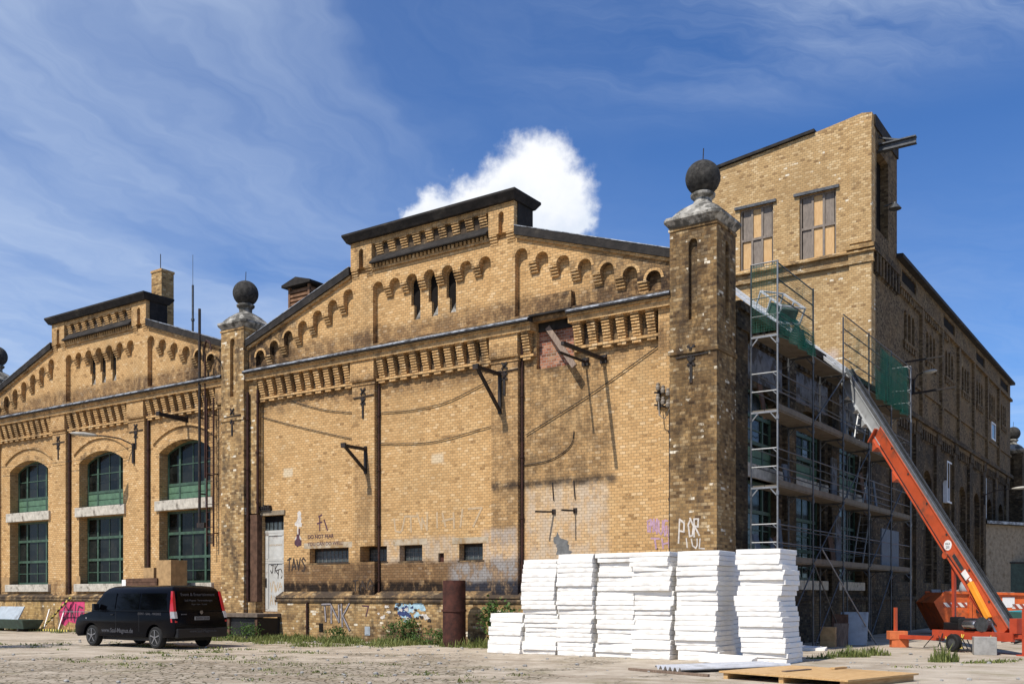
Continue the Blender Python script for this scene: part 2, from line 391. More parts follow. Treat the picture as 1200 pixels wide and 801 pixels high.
M['van'] = simple('van_black_paint', (0.0014, 0.0016, 0.003), 0.25, 0, 0.1, 1.0, 0.11, 0.0, (0.003, 0.003, 0.004), 1.5, 0.55, 0.75)
M['trimblack'] = simple('van_plastic', (0.006, 0.006, 0.007), 0.55, 0, 0.2, 6.0, 0.4)
M['vanglass'] = simple('van_tinted_glass', (0.001, 0.001, 0.0015), 0.06, 0, 0.1, 1.0, 0.14)
M['lamp_red'] = simple('tail_red', (0.42, 0.012, 0.02), 0.15, 0, 0.1, 4.0, 0.6)
M['lamp_clear'] = simple('tail_clear', (0.36, 0.36, 0.38), 0.12, 0.2, 0.15, 20.0, 0.6)
M['plate'] = simple('plate_white', (0.13, 0.13, 0.135), 0.5, 0, 0.05, 4.0)
M['lettering'] = simple('silver_lettering', (0.055, 0.055, 0.062), 0.6, 0.0, 0.05, 4.0)
M['pink'] = simple('pink_spray', (0.50, 0.055, 0.14), 0.85, 0, 0.2, 4.0, 0.2)
M['spray_black'] = simple('black_spray', (0.045, 0.034, 0.028), 0.85, 0, 0.3, 8.0, 0.2)
M['spray_silver'] = simple('silver_spray', (0.30, 0.27, 0.27), 0.7, 0.1, 0.35, 8.0, 0.3)
M['spray_white'] = simple('white_spray', (0.55, 0.50, 0.44), 0.85, 0, 0.2, 9.0, 0.2)
M['spray_blue'] = simple('pale_blue_spray', (0.33, 0.47, 0.53), 0.85, 0, 0.25, 8.0, 0.2)
M['spray_navy'] = simple('navy_spray', (0.035, 0.05, 0.13), 0.85, 0, 0.3, 8.0, 0.2)
M['spray_purple'] = simple('lilac_spray', (0.42, 0.27, 0.34), 0.85, 0, 0.2, 9.0, 0.2)
M['spray_plum'] = simple('plum_spray', (0.085, 0.042, 0.055), 0.85, 0, 0.3, 9.0, 0.2)
M['spray_grey'] = simple('faded_grey_spray', (0.44, 0.325, 0.20), 0.9, 0, 0.15, 9.0, 0.2)
M['yellow'] = simple('yellow_tape', (0.62, 0.47, 0.05), 0.5, 0, 0.1, 4.0)
M['teal'] = simple('teal_paint', (0.03, 0.25, 0.27), 0.5, 0, 0.2, 4.0)
M['tarp'] = simple('dark_green_sheet', (0.030, 0.055, 0.040), 0.6, 0, 0.35, 4.0)
M['cardboard'] = simple('brown_board', (0.36, 0.23, 0.11), 0.85, 0, 0.2, 5.0, 0.2)
M['vent_wood'] = simple('vent_boards', (0.21, 0.115, 0.065), 0.85, 0, 0.35, 5.0, 0.2)
M['timber_dark'] = simple('dark_timber', (0.10, 0.055, 0.035), 0.85, 0, 0.35, 5.0, 0.2)
M['insul'] = simple('porcelain', (0.20, 0.165, 0.125), 0.4, 0, 0.2, 9.0)
M['paving'] = simple('grey_fibre_cement', (0.48, 0.48, 0.49), 0.8, 0, 0.12, 3.0, 0.2, 0.0, (0.3, 0.29, 0.27), 2.0, 0.5, 0.75)

def wood(name, c1, c2, sx=1.2, sy=9):
    m, t, b, o = new_mat(name)
    co = t.n('ShaderNodeTexCoord').outputs['Object']
    g = t.noise(t.vm('MULTIPLY', co, (sx, sy, sy)), 3.0, 6, 0.6, 0.6)
    col = t.mix(t.ss(g, 0.3, 0.72), c1, c2)
    col = t.mix(t.m('MULTIPLY', t.ss(t.noise(co, 1.6, 5, 0.6), 0.5, 0.75), 0.4), col, tuple(x * 0.55 for x in c1))
    t.put(b.inputs['Base Color'], col)
    b.inputs['Roughness'].default_value = 0.7
    t.put(b.inputs['Normal'], t.bump(g, 0.4, 0.004))
    return m
M['ply'] = wood('plywood', (0.42, 0.24, 0.09), (0.58, 0.38, 0.17))
M['ply_window'] = wood('weathered_plywood', (0.50, 0.295, 0.118), (0.60, 0.39, 0.18), 5, 1.2)
M['ply_grey'] = wood('grey_weathered_board', (0.15, 0.12, 0.095), (0.24, 0.195, 0.155), 5, 1.2)
M['plank'] = wood('bleached_plank', (0.13, 0.085, 0.058), (0.24, 0.17, 0.12), 9, 1.2)

def net_mat(name='green_netting', gain=1.0, col=(0.012, 0.105, 0.065, 1)):
    m, t, b, o = new_mat(name)
    b.inputs['Base Color'].default_value = col
    b.inputs['Roughness'].default_value = 0.7
    tr = t.n('ShaderNodeBsdfTransparent')
    tl = t.n('ShaderNodeBsdfTranslucent'); tl.inputs[0].default_value = col
    mx0 = t.n('ShaderNodeMixShader'); mx0.inputs[0].default_value = 0.4
    t.t.links.new(b.outputs[0], mx0.inputs[1]); t.t.links.new(tl.outputs[0], mx0.inputs[2])
    co = t.n('ShaderNodeTexCoord').outputs['Object']
    x, y, z = t.sep(co)
    h = t.m('ADD', x, y)
    def lines(v):
        f = t.m('FRACT', t.m('MULTIPLY', v, 14.0))
        return t.m('LESS_THAN', f, 0.26)
    g = t.m('MAXIMUM', lines(h), lines(z))
    fold = t.ss(t.noise(co, 1.3, 3), 0.50, 0.72)
    fac = t.m('ADD', t.m('MULTIPLY', g, 0.5 * gain), t.m('MULTIPLY', fold, 0.30 * gain), clamp=True)
    mx = t.n('ShaderNodeMixShader')
    t.put(mx.inputs[0], fac)
    t.t.links.new(tr.outputs[0], mx.inputs[1]); t.t.links.new(mx0.outputs[0], mx.inputs[2])
    t.t.links.new(mx.outputs[0], o.inputs[0])
    return m
M['net'] = net_mat()
M['net_dense'] = net_mat('dense_green_netting', 1.9, (0.012, 0.17, 0.095, 1))

def stripe_mat(name, ca, cb, freq, axis='x', skew=0.0):
    m, t, b, o = new_mat(name)
    co = t.n('ShaderNodeTexCoord').outputs['Object']
    x, y, z = t.sep(co)
    v = {'x': x, 'y': y, 'z': z}[axis]
    if skew:
        v = t.m('ADD', v, t.m('MULTIPLY', z, skew))
    f = t.m('LESS_THAN', t.m('FRACT', t.m('ADD', t.m('MULTIPLY', v, freq), 50.0)), 0.5)
    t.put(b.inputs['Base Color'], t.mix(f, ca, cb))
    b.inputs['Roughness'].default_value = 0.5
    return m
M['hazard'] = stripe_mat('hazard_tape', (0.62, 0.52, 0.12), (0.03, 0.03, 0.03), 5.0)
M['hazard_w'] = stripe_mat('warning_stripes', (0.72, 0.68, 0.62), (0.30, 0.06, 0.03), 3.4, 'x', 0.9)

def foliage(name, a, b_, ):
    m, t, b, o = new_mat(name)
    oi = t.n('ShaderNodeNewGeometry').outputs['Random Per Island']
    t.put(b.inputs['Base Color'], t.mix(oi, a, b_))
    b.inputs['Roughness'].default_value = 0.6
    b.inputs['Specular IOR Level'].default_value = 0.25
    tl = t.n('ShaderNodeBsdfTranslucent'); t.put(tl.inputs[0], t.mix(oi, a, b_))
    mx = t.n('ShaderNodeMixShader'); mx.inputs[0].default_value = 0.3
    t.t.links.new(b.outputs[0], mx.inputs[1]); t.t.links.new(tl.outputs[0], mx.inputs[2])
    t.t.links.new(mx.outputs[0], o.inputs[0])
    return m
M['grass'] = foliage('grass_blades', (0.085, 0.125, 0.03), (0.26, 0.27, 0.09))
M['leaf'] = foliage('weed_leaves', (0.035, 0.085, 0.018), (0.12, 0.19, 0.05))
M['bark'] = simple('bark', (0.09, 0.065, 0.045), 0.95, 0, 0.3, 8.0, 0.2, 0.01)

def ground_mat():
    m, t, b, o = new_mat('dry_sandy_ground')
    g = t.n('ShaderNodeTexCoord').outputs['Object']
    x, y, z = t.sep(g)
    big = t.noise(g, 0.22, 5, 0.6)
    mid = t.noise(g, 1.3, 6, 0.65)
    fine = t.noise(g, 14, 5, 0.7)
    col = t.mix(t.ss(mid, 0.32, 0.70), (0.30, 0.245, 0.182), (0.475, 0.41, 0.325))
    col = t.mix(t.m('MULTIPLY', t.ss(big, 0.42, 0.66), 0.6), col, (0.48, 0.415, 0.33))
    col = t.mix(t.m('MULTIPLY', t.ss(fine, 0.54, 0.76), 0.5), col, (0.17, 0.125, 0.08))
    # cobbles showing through in patches (mostly front left)
    cv = t.vm('MULTIPLY', g, (1.0, 0.8, 1.0))
    vo = t.voro(cv, 5.5, 'DISTANCE_TO_EDGE')
    vc = t.voro(cv, 5.5, 'F1')
    joint = t.ss(vo.outputs['Distance'], 0.09, 0.02)
    stone = t.mix(t.sep(vc.outputs['Color'])[0], (0.25, 0.205, 0.15), (0.42, 0.36, 0.28))
    cob = t.mix(joint, stone, (0.10, 0.082, 0.045))
    zone = t.m('MULTIPLY', t.ss(y, 29.0, 22.0), t.ss(x, 3.5, -3.0))
    pm = t.ss(t.m('ADD', t.m('MULTIPLY', t.noise(t.vm('ADD', g, (3.3, 7.7, 0)), 0.45, 5, 0.65), 1.0), t.m('MULTIPLY', zone, 0.20)), 0.54, 0.66)
    pm = t.m('MULTIPLY', pm, t.ss(x, 7.0, 2.0))
    pm = t.m('MULTIPLY', pm, t.ss(mid, 0.30, 0.55))
    col = t.mix(pm, col, cob)
    # mossy green tint patches
    gr = t.m('MULTIPLY', t.ss(t.noise(t.vm('ADD', g, (9.1, 2.2, 0)), 0.6, 6, 0.7), 0.54, 0.70), 0.55)
    col = t.mix(gr, col, (0.17, 0.155, 0.065))
    # tyre tracks, darker and roughly parallel to the front
    tr = t.noise(t.vm('MULTIPLY', t.xyz(t.m('ADD', t.m('MULTIPLY', x, 0.85), t.m('MULTIPLY', y, -0.5)), t.m('ADD', t.m('MULTIPLY', x, 0.5), t.m('MULTIPLY', y, 0.85)), 0.0), (0.10, 1.3, 1.0)), 1.0, 5, 0.6)
    col = t.mix(t.m('MULTIPLY', t.ss(tr, 0.52, 0.68), 0.45), col, (0.20, 0.15, 0.10))
    pv = t.voro(g, 23.0)
    peb = t.m('MULTIPLY', t.ss(pv.outputs['Distance'], 0.22, 0.12), t.ss(t.sep(pv.outputs['Color'])[0], 0.72, 0.8))
    col = t.mix(peb, col, t.mix(t.sep(pv.outputs['Color'])[1], (0.12, 0.10, 0.08), (0.55, 0.50, 0.42)))
    t.put(b.inputs['Base Color'], col)
    b.inputs['Roughness'].default_value = 0.95
    b.inputs['Specular IOR Level'].default_value = 0.15
    h = t.m('ADD', t.m('MULTIPLY', fine, 0.4), t.m('MULTIPLY', mid, 1.2))
    h = t.m('SUBTRACT', h, t.m('MULTIPLY', t.m('MULTIPLY', joint, pm), 0.8))
    h = t.m('ADD', h, t.m('MULTIPLY', peb, 0.4))
    t.put(b.inputs['Normal'], t.bump(h, 0.9, 0.05))
    return m
M['ground'] = ground_mat()

# ------------------------------------------------------------------ mesh helpers
class MB:
    def __init__(s):
        s.bm = bmesh.new()
    def box(s, x0, x1, y0, y1, z0, z1, mat=None):
        vs = [s.bm.verts.new(p) for p in ((x0, y0, z0), (x1, y0, z0), (x1, y1, z0), (x0, y1, z0), (x0, y0, z1), (x1, y0, z1), (x1, y1, z1), (x0, y1, z1))]
        if mat is not None:
            for v in vs:
                v.co = mat @ v.co
        for f in ((0, 3, 2, 1), (4, 5, 6, 7), (0, 1, 5, 4), (1, 2, 6, 5), (2, 3, 7, 6), (3, 0, 4, 7)):
            s.bm.faces.new([vs[i] for i in f])
        return s
    def beam(s, p, q, w_, h_, up=(0, 0, 1)):
        p = Vector(p); q = Vector(q); d = q - p; L = d.length; d.normalize()
        up = Vector(up)
        if abs(d.dot(up)) > 0.98:
            up = Vector((1, 0, 0))
        sx = d.cross(up).normalized(); uz = sx.cross(d).normalized()
        mt = Matrix((( d.x, sx.x, uz.x, p.x), (d.y, sx.y, uz.y, p.y), (d.z, sx.z, uz.z, p.z), (0, 0, 0, 1)))
        return s.box(0, L, -w_ / 2, w_ / 2, -h_ / 2, h_ / 2, mt)
    def tube(s, pts, r, n=8, r2=None, caps=True):
        pts = [Vector(p) for p in pts]
        rings = []
        for i, p in enumerate(pts):
            a = pts[max(0, i - 1)]; b = pts[min(len(pts) - 1, i + 1)]
            d = (b - a).normalized()
            up = Vector((0, 0, 1)) if abs(d.z) < 0.95 else Vector((1, 0, 0))
            sx = d.cross(up).normalized(); uz = sx.cross(d)
            rr = r if r2 is None else r + (r2 - r) * i / max(1, len(pts) - 1)
            rings.append([s.bm.verts.new(p + sx * cos(2 * pi * k / n) * rr + uz * sin(2 * pi * k / n) * rr) for k in range(n)])
        for a, b in zip(rings, rings[1:]):
            for k in range(n):
                s.bm.faces.new((a[k], a[(k + 1) % n], b[(k + 1) % n], b[k]))
        if caps:
            s.bm.faces.new(rings[0][::-1]); s.bm.faces.new(rings[-1])
        return s
    def loft(s, rings, caps=True):
        rs = [[s.bm.verts.new(p) for p in r] for r in rings]
        n = len(rs[0])
        for a, b in zip(rs, rs[1:]):
            for k in range(n):
                s.bm.faces.new((a[k], a[(k + 1) % n], b[(k + 1) % n], b[k]))
        if caps:
            s.bm.faces.new(rs[0][::-1]); s.bm.faces.new(rs[-1])
        return s
    def lathe(s, prof, c=(0, 0, 0), n=24, caps=True):
        cx, cy, cz = c
        return s.loft([[(cx + r * cos(2 * pi * k / n), cy + r * sin(2 * pi * k / n), cz + z) for k in range(n)] for r, z in prof], caps)
    def panel(s, outer, holes, a0, a1, axes='xz', mat=None):
        """polygon with holes, in the x-z (or y-z / x-y) plane, extruded from a0 to a1 along the third axis"""
        def P(p, a):
            v = Vector({'xz': (p[0], a, p[1]), 'yz': (a, p[0], p[1]), 'xy': (p[0], p[1], a)}[axes])
            return mat @ v if mat is not None else v
        loops = [outer] + list(holes)
        flat = [p for l in loops for p in l]
        tris = tessellate_polygon([[Vector((p[0], p[1], 0)) for p in l] for l in loops])
        fr = [s.bm.verts.new(P(p, a0)) for p in flat]
        bk = [s.bm.verts.new(P(p, a1)) for p in flat]
        for t in tris:
            try:
                s.bm.faces.new([fr[i] for i in t]); s.bm.faces.new([bk[i] for i in reversed(t)])
            except ValueError:
                pass
        o = 0
        for l in loops:
            n = len(l)
            for i in range(n):
                j = (i + 1) % n
                s.bm.faces.new((fr[o + i], fr[o + j], bk[o + j], bk[o + i]))
            o += n
        return s
    def build(s, name, mat, parent=None, loc=None, rot=None, bevel=0.0, smooth=False, merge=False):
        if merge:
            bmesh.ops.remove_doubles(s.bm, verts=s.bm.verts[:], dist=1e-5)
        bmesh.ops.recalc_face_normals(s.bm, faces=s.bm.faces[:])
        if bevel:
            bmesh.ops.bevel(s.bm, geom=[e for e in s.bm.edges if len(e.link_faces) == 2 and e.calc_face_angle(0) > 0.5],
                            offset=bevel, segments=2, affect='EDGES', profile=0.6, clamp_overlap=True)
        me = bpy.data.meshes.new(name)
        s.bm.to_mesh(me); s.bm.free()
        if smooth:
            for p in me.polygons:
                p.use_smooth = True
            if smooth != 'all':
                try:
                    me.set_sharp_from_angle(angle=radians(smooth if isinstance(smooth, (int, float)) and smooth is not True else 40))
                except Exception:
                    pass
        for x in (mat if isinstance(mat, (list, tuple)) else [mat]):
            me.materials.append(x)
        o = bpy.data.objects.new(name, me)
        COL.objects.link(o)
        if parent is not None:
            o.parent = parent
        if loc is not None:
            o.location = loc
        if rot is not None:
            o.rotation_euler = rot
        return o

def tag(o, label, cat, group=None, kind=None):
    o['label'] = label; o['category'] = cat
    if group: o['group'] = group
    if kind: o['kind'] = kind
    return o
def thing(name, label, cat, loc=(0, 0, 0), rotz=0.0, group=None):
    o = bpy.data.objects.new(name, None)
    o.empty_display_size = 0.3
    COL.objects.link(o)
    o.location = loc; o.rotation_euler = (0, 0, rotz)
    return tag(o, label, cat, group)
def bthing(name, label, cat, u=0.0, v=0.0, z=0.0, rot=0.0, group=None):
    return thing(name, label, cat, W(u, v, z), ANG + rot, group)

def arch(c, w_, z0, spring, rise, n=14):
    """opening outline with a segmental (or round) head"""
    h = w_ / 2
    R = (h * h + rise * rise) / (2 * rise)
    a0 = math.asin(min(1, h / R))
    if rise > h: a0 = pi - a0
    pts = [(c - h, z0), (c + h, z0)]
    for i in range(n + 1):
        a = a0 - 2 * a0 * i / n
        pts.append((c + R * sin(a), spring + rise - R + R * cos(a)))
    return pts
def rect(x0, x1, z0, z1):
    return [(x0, z0), (x1, z0), (x1, z1), (x0, z1)]
def arc_band(c, w_, spring, rise, th, n=18):
    o = arch(c, w_ + 2 * th, 0, spring, rise + th, n)[2:]
    i = arch(c, w_, 0, spring, rise, n)[2:]
    return o + i[::-1]

# ------------------------------------------------------------------ lettering / sprayed strokes
def text_mesh(name, body, size, mat, parent, loc, rot, extrude=0.002, align='CENTER', shear=0.0, bold=False):
    cu = bpy.data.curves.new(name, 'FONT')
    cu.body = body; cu.size = size; cu.align_x = align; cu.extrude = extrude; cu.shear = shear
    if bold: cu.offset = size * 0.012
    tmp = bpy.data.objects.new('tmp', cu)
    COL.objects.link(tmp)
    dg = bpy.context.evaluated_depsgraph_get()
    dg.update()
    me = bpy.data.meshes.new_from_object(tmp.evaluated_get(dg))
    bpy.data.objects.remove(tmp)
    me.materials.clear(); me.materials.append(mat)
    o = bpy.data.objects.new(name, me)
    COL.objects.link(o)
    o.parent = parent; o.location = loc; o.rotation_euler = rot
    return o

def strokes(mb, lines, w_, y, k0=0):
    """flat painted strokes standing a few mm proud of a wall facing -y; points are (x, z)"""
    k = k0
    for ln in lines:
        for (a, b) in zip(ln, ln[1:]):
            a = Vector((a[0], 0, a[1])); b = Vector((b[0], 0, b[1]))
            d = (b - a)
            if d.length < 1e-4: continue
            d.normalize(); nrm = Vector((-d.z, 0, d.x))
            e = w_ * 0.4
            p = [a - d * e - nrm * w_ / 2, b + d * e - nrm * w_ / 2, b + d * e + nrm * w_ / 2, a - d * e + nrm * w_ / 2]
            yy = y - 0.004 - 0.0003 * (k % 25)
            f = [mb.bm.verts.new((q.x, yy, q.z)) for q in p]
            g = [mb.bm.verts.new((q.x, y + 0.004, q.z)) for q in p]
            mb.bm.faces.new(f)
            for i in range(4):
                j = (i + 1) % 4
                mb.bm.faces.new((f[i], f[j], g[j], g[i]))
            k += 1
    return k
def blob(mb, c, rx, rz, y, k, n=16, jit=0.3, rnd=random):
    yy = y - 0.004 - 0.0003 * k
    f = []; g = []
    for i in range(n):
        a = 2 * pi * i / n; s_ = 1 + rnd.uniform(-jit, jit)
        f.append(mb.bm.verts.new((c[0] + cos(a) * rx * s_, yy, c[1] + sin(a) * rz * s_)))
        g.append(mb.bm.verts.new((c[0] + cos(a) * rx * s_, y + 0.004, c[1] + sin(a) * rz * s_)))
    mb.bm.faces.new(f)
    for i in range(n):
        j = (i + 1) % n
        mb.bm.faces.new((f[i], f[j], g[j], g[i]))

GLY = {  # crude hand lettering, unit box
    'T': [[(0, 1), (1, 1.05)], [(0.5, 1), (0.45, 0)]], 'A': [[(0, 0), (0.5, 1), (1, 0.05)], [(0.2, 0.4), (0.85, 0.45)]],
    'V': [[(0, 1), (0.45, 0), (1, 1)]], 'S': [[(1, 0.9), (0.4, 1), (0.1, 0.75), (0.8, 0.4), (0.7, 0.05), (0, 0.1)]],
    'G': [[(1, 0.85), (0.5, 1), (0.05, 0.6), (0.3, 0.05), (0.9, 0.1), (0.95, 0.5), (0.55, 0.45)]],
    'N': [[(0, 0), (0.1, 1), (0.8, 0.05), (0.95, 1.05)]], 'K': [[(0.1, 1.1), (0, -0.1)], [(0.95, 1.1), (0.1, 0.45), (1.1, -0.35)]],
    'J': [[(0.2, 1), (0.9, 1)], [(0.6, 1), (0.55, 0.2), (0.2, 0), (0, 0.3)]], 'X': [[(0, 1), (1, 0)], [(0.95, 1), (0.05, 0)]],
    'W': [[(0, 1), (0.25, 0), (0.5, 0.7), (0.75, 0), (1, 1)]], 'I': [[(0.5, 1), (0.5, 0)]], 'H': [[(0, 1), (0.05, 0)], [(0.95, 1), (1, 0)], [(0, 0.5), (1, 0.5)]],
    '7': [[(0, 1), (1, 1), (0.4, 0)]], 'L': [[(0.1, 1), (0.05, 0), (0.9, 0)]], 'O': [[(0.5, 1), (0.05, 0.6), (0.25, 0.05), (0.8, 0.05), (1, 0.6), (0.5, 1)]],
    'R': [[(0, 0), (0.1, 1), (0.8, 0.9), (0.7, 0.5), (0.1, 0.5), (0.95, 0)]], 'E': [[(0.9, 1), (0, 0.95), (0, 0), (0.9, 0.05)], [(0, 0.5), (0.7, 0.5)]],
    '1': [[(0.2, 0.7), (0.6, 1), (0.6, 0)]], 'P': [[(0, 0), (0.05, 1), (0.8, 0.9), (0.75, 0.5), (0.05, 0.45)]], 'U': [[(0, 1), (0.1, 0.15), (0.6, 0), (0.95, 0.2), (1, 1)]],
}
def hand(mb, s, x0, x1, z0, z1, w_, y, slope=0.0, jit=0.11, k0=0):
    rnd = random.Random(hash(s) % 1000 if False else sum(map(ord, s)))
    n = len(s); cw = (x1 - x0) / n
    k = k0
    for i, ch in enumerate(s):
        if ch not in GLY: continue
        ls = [[(x0 + (i + 0.08 + p[0] * 0.8 + rnd.uniform(-jit, jit)) * cw, z0 + (z1 - z0) * (p[1] + rnd.uniform(-jit, jit)) + slope * i) for p in l] for l in GLY[ch]]
        k = strokes(mb, ls, w_, y, k)
    return k

# ================================================================== GROUND
g = MB()
N = 40
def gz(x, y):
    return 0.0
g.bm.faces.new([g.bm.verts.new(p) for p in ((-2500, -600, 0), (2500, -600, 0), (2500, 3000, 0), (-2500, 3000, 0))])
tag(g.build('ground', M['ground']), 'dry sandy yard with worn cobbles and weeds', 'ground', kind='structure')

# ================================================================== PARTS OF THE HALLS
VP, VW = 0.22, 0.43        # front of pilasters / face of the recessed wall panels
HW = 1.1                   # inner face of the walls

def zc(u, uc):             # underside of the raking coping
    return 12.78 - 0.327 * (abs(u - uc) - 3.53)

def arcade_field(us, springs, r, zbot, x0, x1):
    """outline of a recessed field whose head is an arched frieze"""
    pts = [(x1, zbot), (x1, springs[-1])] if False else []
    pts = [(x0, zbot), (x1, zbot)]
    arcs = list(zip(us, springs))[::-1]
    for i, (c, s_) in enumerate(arcs):
        for k in range(11):
            a = pi * k / 10
            pts.append((c + r * cos(a), s_ + r * sin(a)))
        if i < len(arcs) - 1:
            mlow = min(s_, arcs[i + 1][1])
            if s_ > mlow + 1e-4: pts.append((c - r, mlow))
            if arcs[i + 1][1] > mlow + 1e-4: pts.append((arcs[i + 1][0] + r, mlow))
    return pts

def corbel(mb, x0, x1, ztop, n, h, vf, vb, back):
    """n projecting courses, the lower ones set back"""
    for j in range(n):
        t = j / max(1, n - 1)
        z1 = ztop - j * h
        mb.box(x0, x1, vf + (vb - vf) * t, back, z1 - h * 0.60, z1)
        mb.box(x0 + 0.012, x1 - 0.012, vf + (vb - vf) * t + 0.075, back - 0.002, z1 - h, z1 - h * 0.60)

def window(parent, c, z0, z1, w_, rise, v, grp='green', xf=None, panel_h=0.0, transoms=(), sill=None, mull=(-0.26, 0.26), bars=1):
    """green timber window: frame mesh > panes, sill"""
    R = Matrix.Rotation(xf, 4, 'Z') if xf else Matrix.Identity(4)
    f = MB()
    th = 0.10
    if rise > 0:
        o = arch(0, w_, z0, z1 - rise, rise); i = arch(0, w_ - 2 * th, z0 + th, z1 - rise, rise - th * 0.9)
    else:
        o = rect(-w_ / 2, w_ / 2, z0, z1); i = rect(-w_ / 2 + th, w_ / 2 - th, z0 + th, z1 - th)
    f.panel(o, [i], -0.05, 0.05)
    iw = w_ - 2 * th
    def top(x):
        if rise <= 0: return z1 - th
        h = w_ / 2; Rr = (h * h + rise * rise) / (2 * rise)
        return z1 - Rr + sqrt(max(0, Rr * Rr - x * x)) - th * 0.8
    for mx in mull:
        x = mx * w_
        f.box(x - 0.055, x + 0.055, -0.062, 0.045, z0 + th, top(x))
    for tz in transoms:
        f.box(-iw / 2, iw / 2, -0.072, 0.04, tz - 0.055, tz + 0.055)
    xs = [-iw / 2] + [m_ * w_ for m_ in mull] + [iw / 2]
    for a, b in zip(xs, xs[1:]):
        if b - a > 1.2:
            mx = (a + b) / 2
            f.box(mx - 0.02, mx + 0.02, -0.03, 0.03, z0 + th, top(mx))
    for bz in (bars if isinstance(bars, (list, tuple)) else ()):
        f.box(-iw / 2, iw / 2, -0.032, 0.028, bz - 0.02, bz + 0.02)
    loc = (c, v, 0) if not xf else (v, c, 0)
    fo = f.build('window', M['green'], parent, loc, (0, 0, xf or 0))
    p = MB()
    pi_ = arch(0, w_ - 0.06, z0 + 0.03, z1 - rise, rise - 0.03) if rise > 0 else rect(-w_ / 2 + .03, w_ / 2 - .03, z0 + .03, z1 - .03)
    p.panel(pi_, [], -0.008, 0.008)
    p.build('pane', M['glass'], fo)
    if panel_h:
        q = MB(); q.box(-iw / 2, iw / 2, -0.045, -0.012, z0 + th, z0 + th + panel_h * 0.42)
        q.box(-iw / 2, iw / 2, -0.045, -0.012, z0 + th + panel_h * 0.47, z0 + th + panel_h)
        q.build('panel_board', M['green_panel'], fo)
    if sill:
        q = MB(); q.box(-w_ / 2 - 0.2, w_ / 2 + 0.2, -sill[2], 0.05, sill[0], sill[1])
        q.build('sill', M['sill'], fo, bevel=0.02)
    return fo

def superring(hw, n, z, cx, cy, cnt=32):
    pts = []
    for k in range(cnt):
        a = 2 * pi * k / cnt + pi / cnt
        c, s_ = cos(a), sin(a)
        rr = (abs(c) ** n + abs(s_) ** n) ** (-1 / n)
        pts.append((cx + hw * rr * c, cy + hw * rr * s_, z))
    return pts

def pillar(root, u0, u1, v0, v1, mat):
    cu, cv = (u0 + u1) / 2, (v0 + v1) / 2
    b = MB()
    b.panel(rect(u0, u1, 0, 11.9), [arch(cu + 0.0, 0.26, 9.2, 11.3, 0.13, 8)], v0, v0 + 0.14)
    b.box(u0, u1 - 0.12, v0 + 0.14, v1, 0, 11.9)
    b.panel(rect(v0 + 0.14, v1, 0, 11.9), [arch(cv + 0.05, 0.24, 9.2, 11.3, 0.12, 8)], u1 - 0.12, u1, 'yz')
    b.box(u0 - 0.04, u1 + 0.04, v0 - 0.04, v1 + 0.02, 8.28, 8.40)
    b.box(u0 - 0.03, u1 + 0.03, v0 - 0.03, v1 + 0.02, 11.72, 11.80)
    b.box(u0 - 0.09, u1 + 0.09, v0 - 0.09, v1 + 0.02, 0, 1.42)
    b.box(u0 - 0.05, u1 + 0.05, v0 - 0.05, v1 + 0.02, 1.42, 1.58)
    pl = b.build('pillar', mat, root)
    c = MB()
    hw = (u1 - u0) / 2
    c.loft([superring(hw + 0.02, 14, 11.80, cu, cv), superring(hw + 0.10, 14, 11.90, cu, cv), superring(hw + 0.17, 14, 11.98, cu, cv), superring(hw + 0.17, 14, 12.06, cu, cv),
            superring(hw + 0.06, 8, 12.10, cu, cv), superring(hw - 0.02, 6, 12.22, cu, cv), superring(hw - 0.14, 4.5, 12.36, cu, cv), superring(hw - 0.30, 3.2, 12.48, cu, cv),
            superring(hw - 0.42, 2.4, 12.56, cu, cv), superring(0.25, 2, 12.64, cu, cv), superring(0.25, 2, 12.70, cu, cv), superring(0.34, 2, 12.78, cu, cv), superring(0.35, 2, 12.84, cu, cv), superring(0.26, 2, 12.90, cu, cv)])
    c.build('dome_cap', M['stone'], pl, smooth=35)
    q = MB()
    q.lathe([(0.02, -0.48)] + [(0.49 * cos(a), 0.49 * sin(a)) for a in [radians(x) for x in range(-75, 76, 10)]] + [(0.03, 0.485)], (cu, cv, 13.31), 28)
    q.build('stone_ball', M['ball'], pl, smooth='all')
    q = MB(); q.tube([(cu, cv, 13.75), (cu + 0.02, cv, 14.15)], 0.014, 6)
    q.build('spike', M['iron'], pl)
    return pl

def cornice_run(parent, a, b):
    """horizontal cornice between u=a and u=b (no corbels)"""
    q = MB()
    q.box(a, b, 0.08, VW + 0.02, 9.74, 9.92)
    q.box(a, b, 0.02, VW + 0.02, 9.922, 9.985)
    q.build('cornice_band', M['trim'], parent)
    q = MB()
    q.panel([(-0.07, 9.988), (-0.07, 10.06), (-0.04, 10.085), (0.30, 10.24), (0.34, 10.24), (0.34, 9.988)], [], a, b, 'yz')
    q.build('cornice_ledge', M['tar'], parent)
    q = MB()
    q.panel([(-0.085, 10.035), (-0.085, 10.078), (0.03, 10.135), (0.03, 10.112), (-0.07, 10.062)], [], a, b, 'yz')
    q.build('flashing', M['zinc'], parent)

def corbel_run(parent, a, b, name='corbel_frieze', zt=9.738, n=8, sp=0.5):
    q = MB()
    cnt = max(1, int(round((b - a) / sp)))
    s_ = (b - a) / cnt
    for i in range(cnt):
        x = a + (i + 0.5) * s_
        corbel(q, x - 0.13, x + 0.13, zt, n, 0.085, 0.13, 0.30, VW + 0.01)
        q.box(x - 0.14, x + 0.14, 0.285, VW + 0.01, 8.90, 8.975)
    q.box(a, b, 0.265, VW + 0.01, 8.978, 9.055)
    q.build(name, M['trim'], parent)
    q = MB(); q.box(a + .002, b - .002, VW - 0.012, VW + 0.012, 9.056, 9.737); q.build('frieze_back', M['frieze_back'], parent)

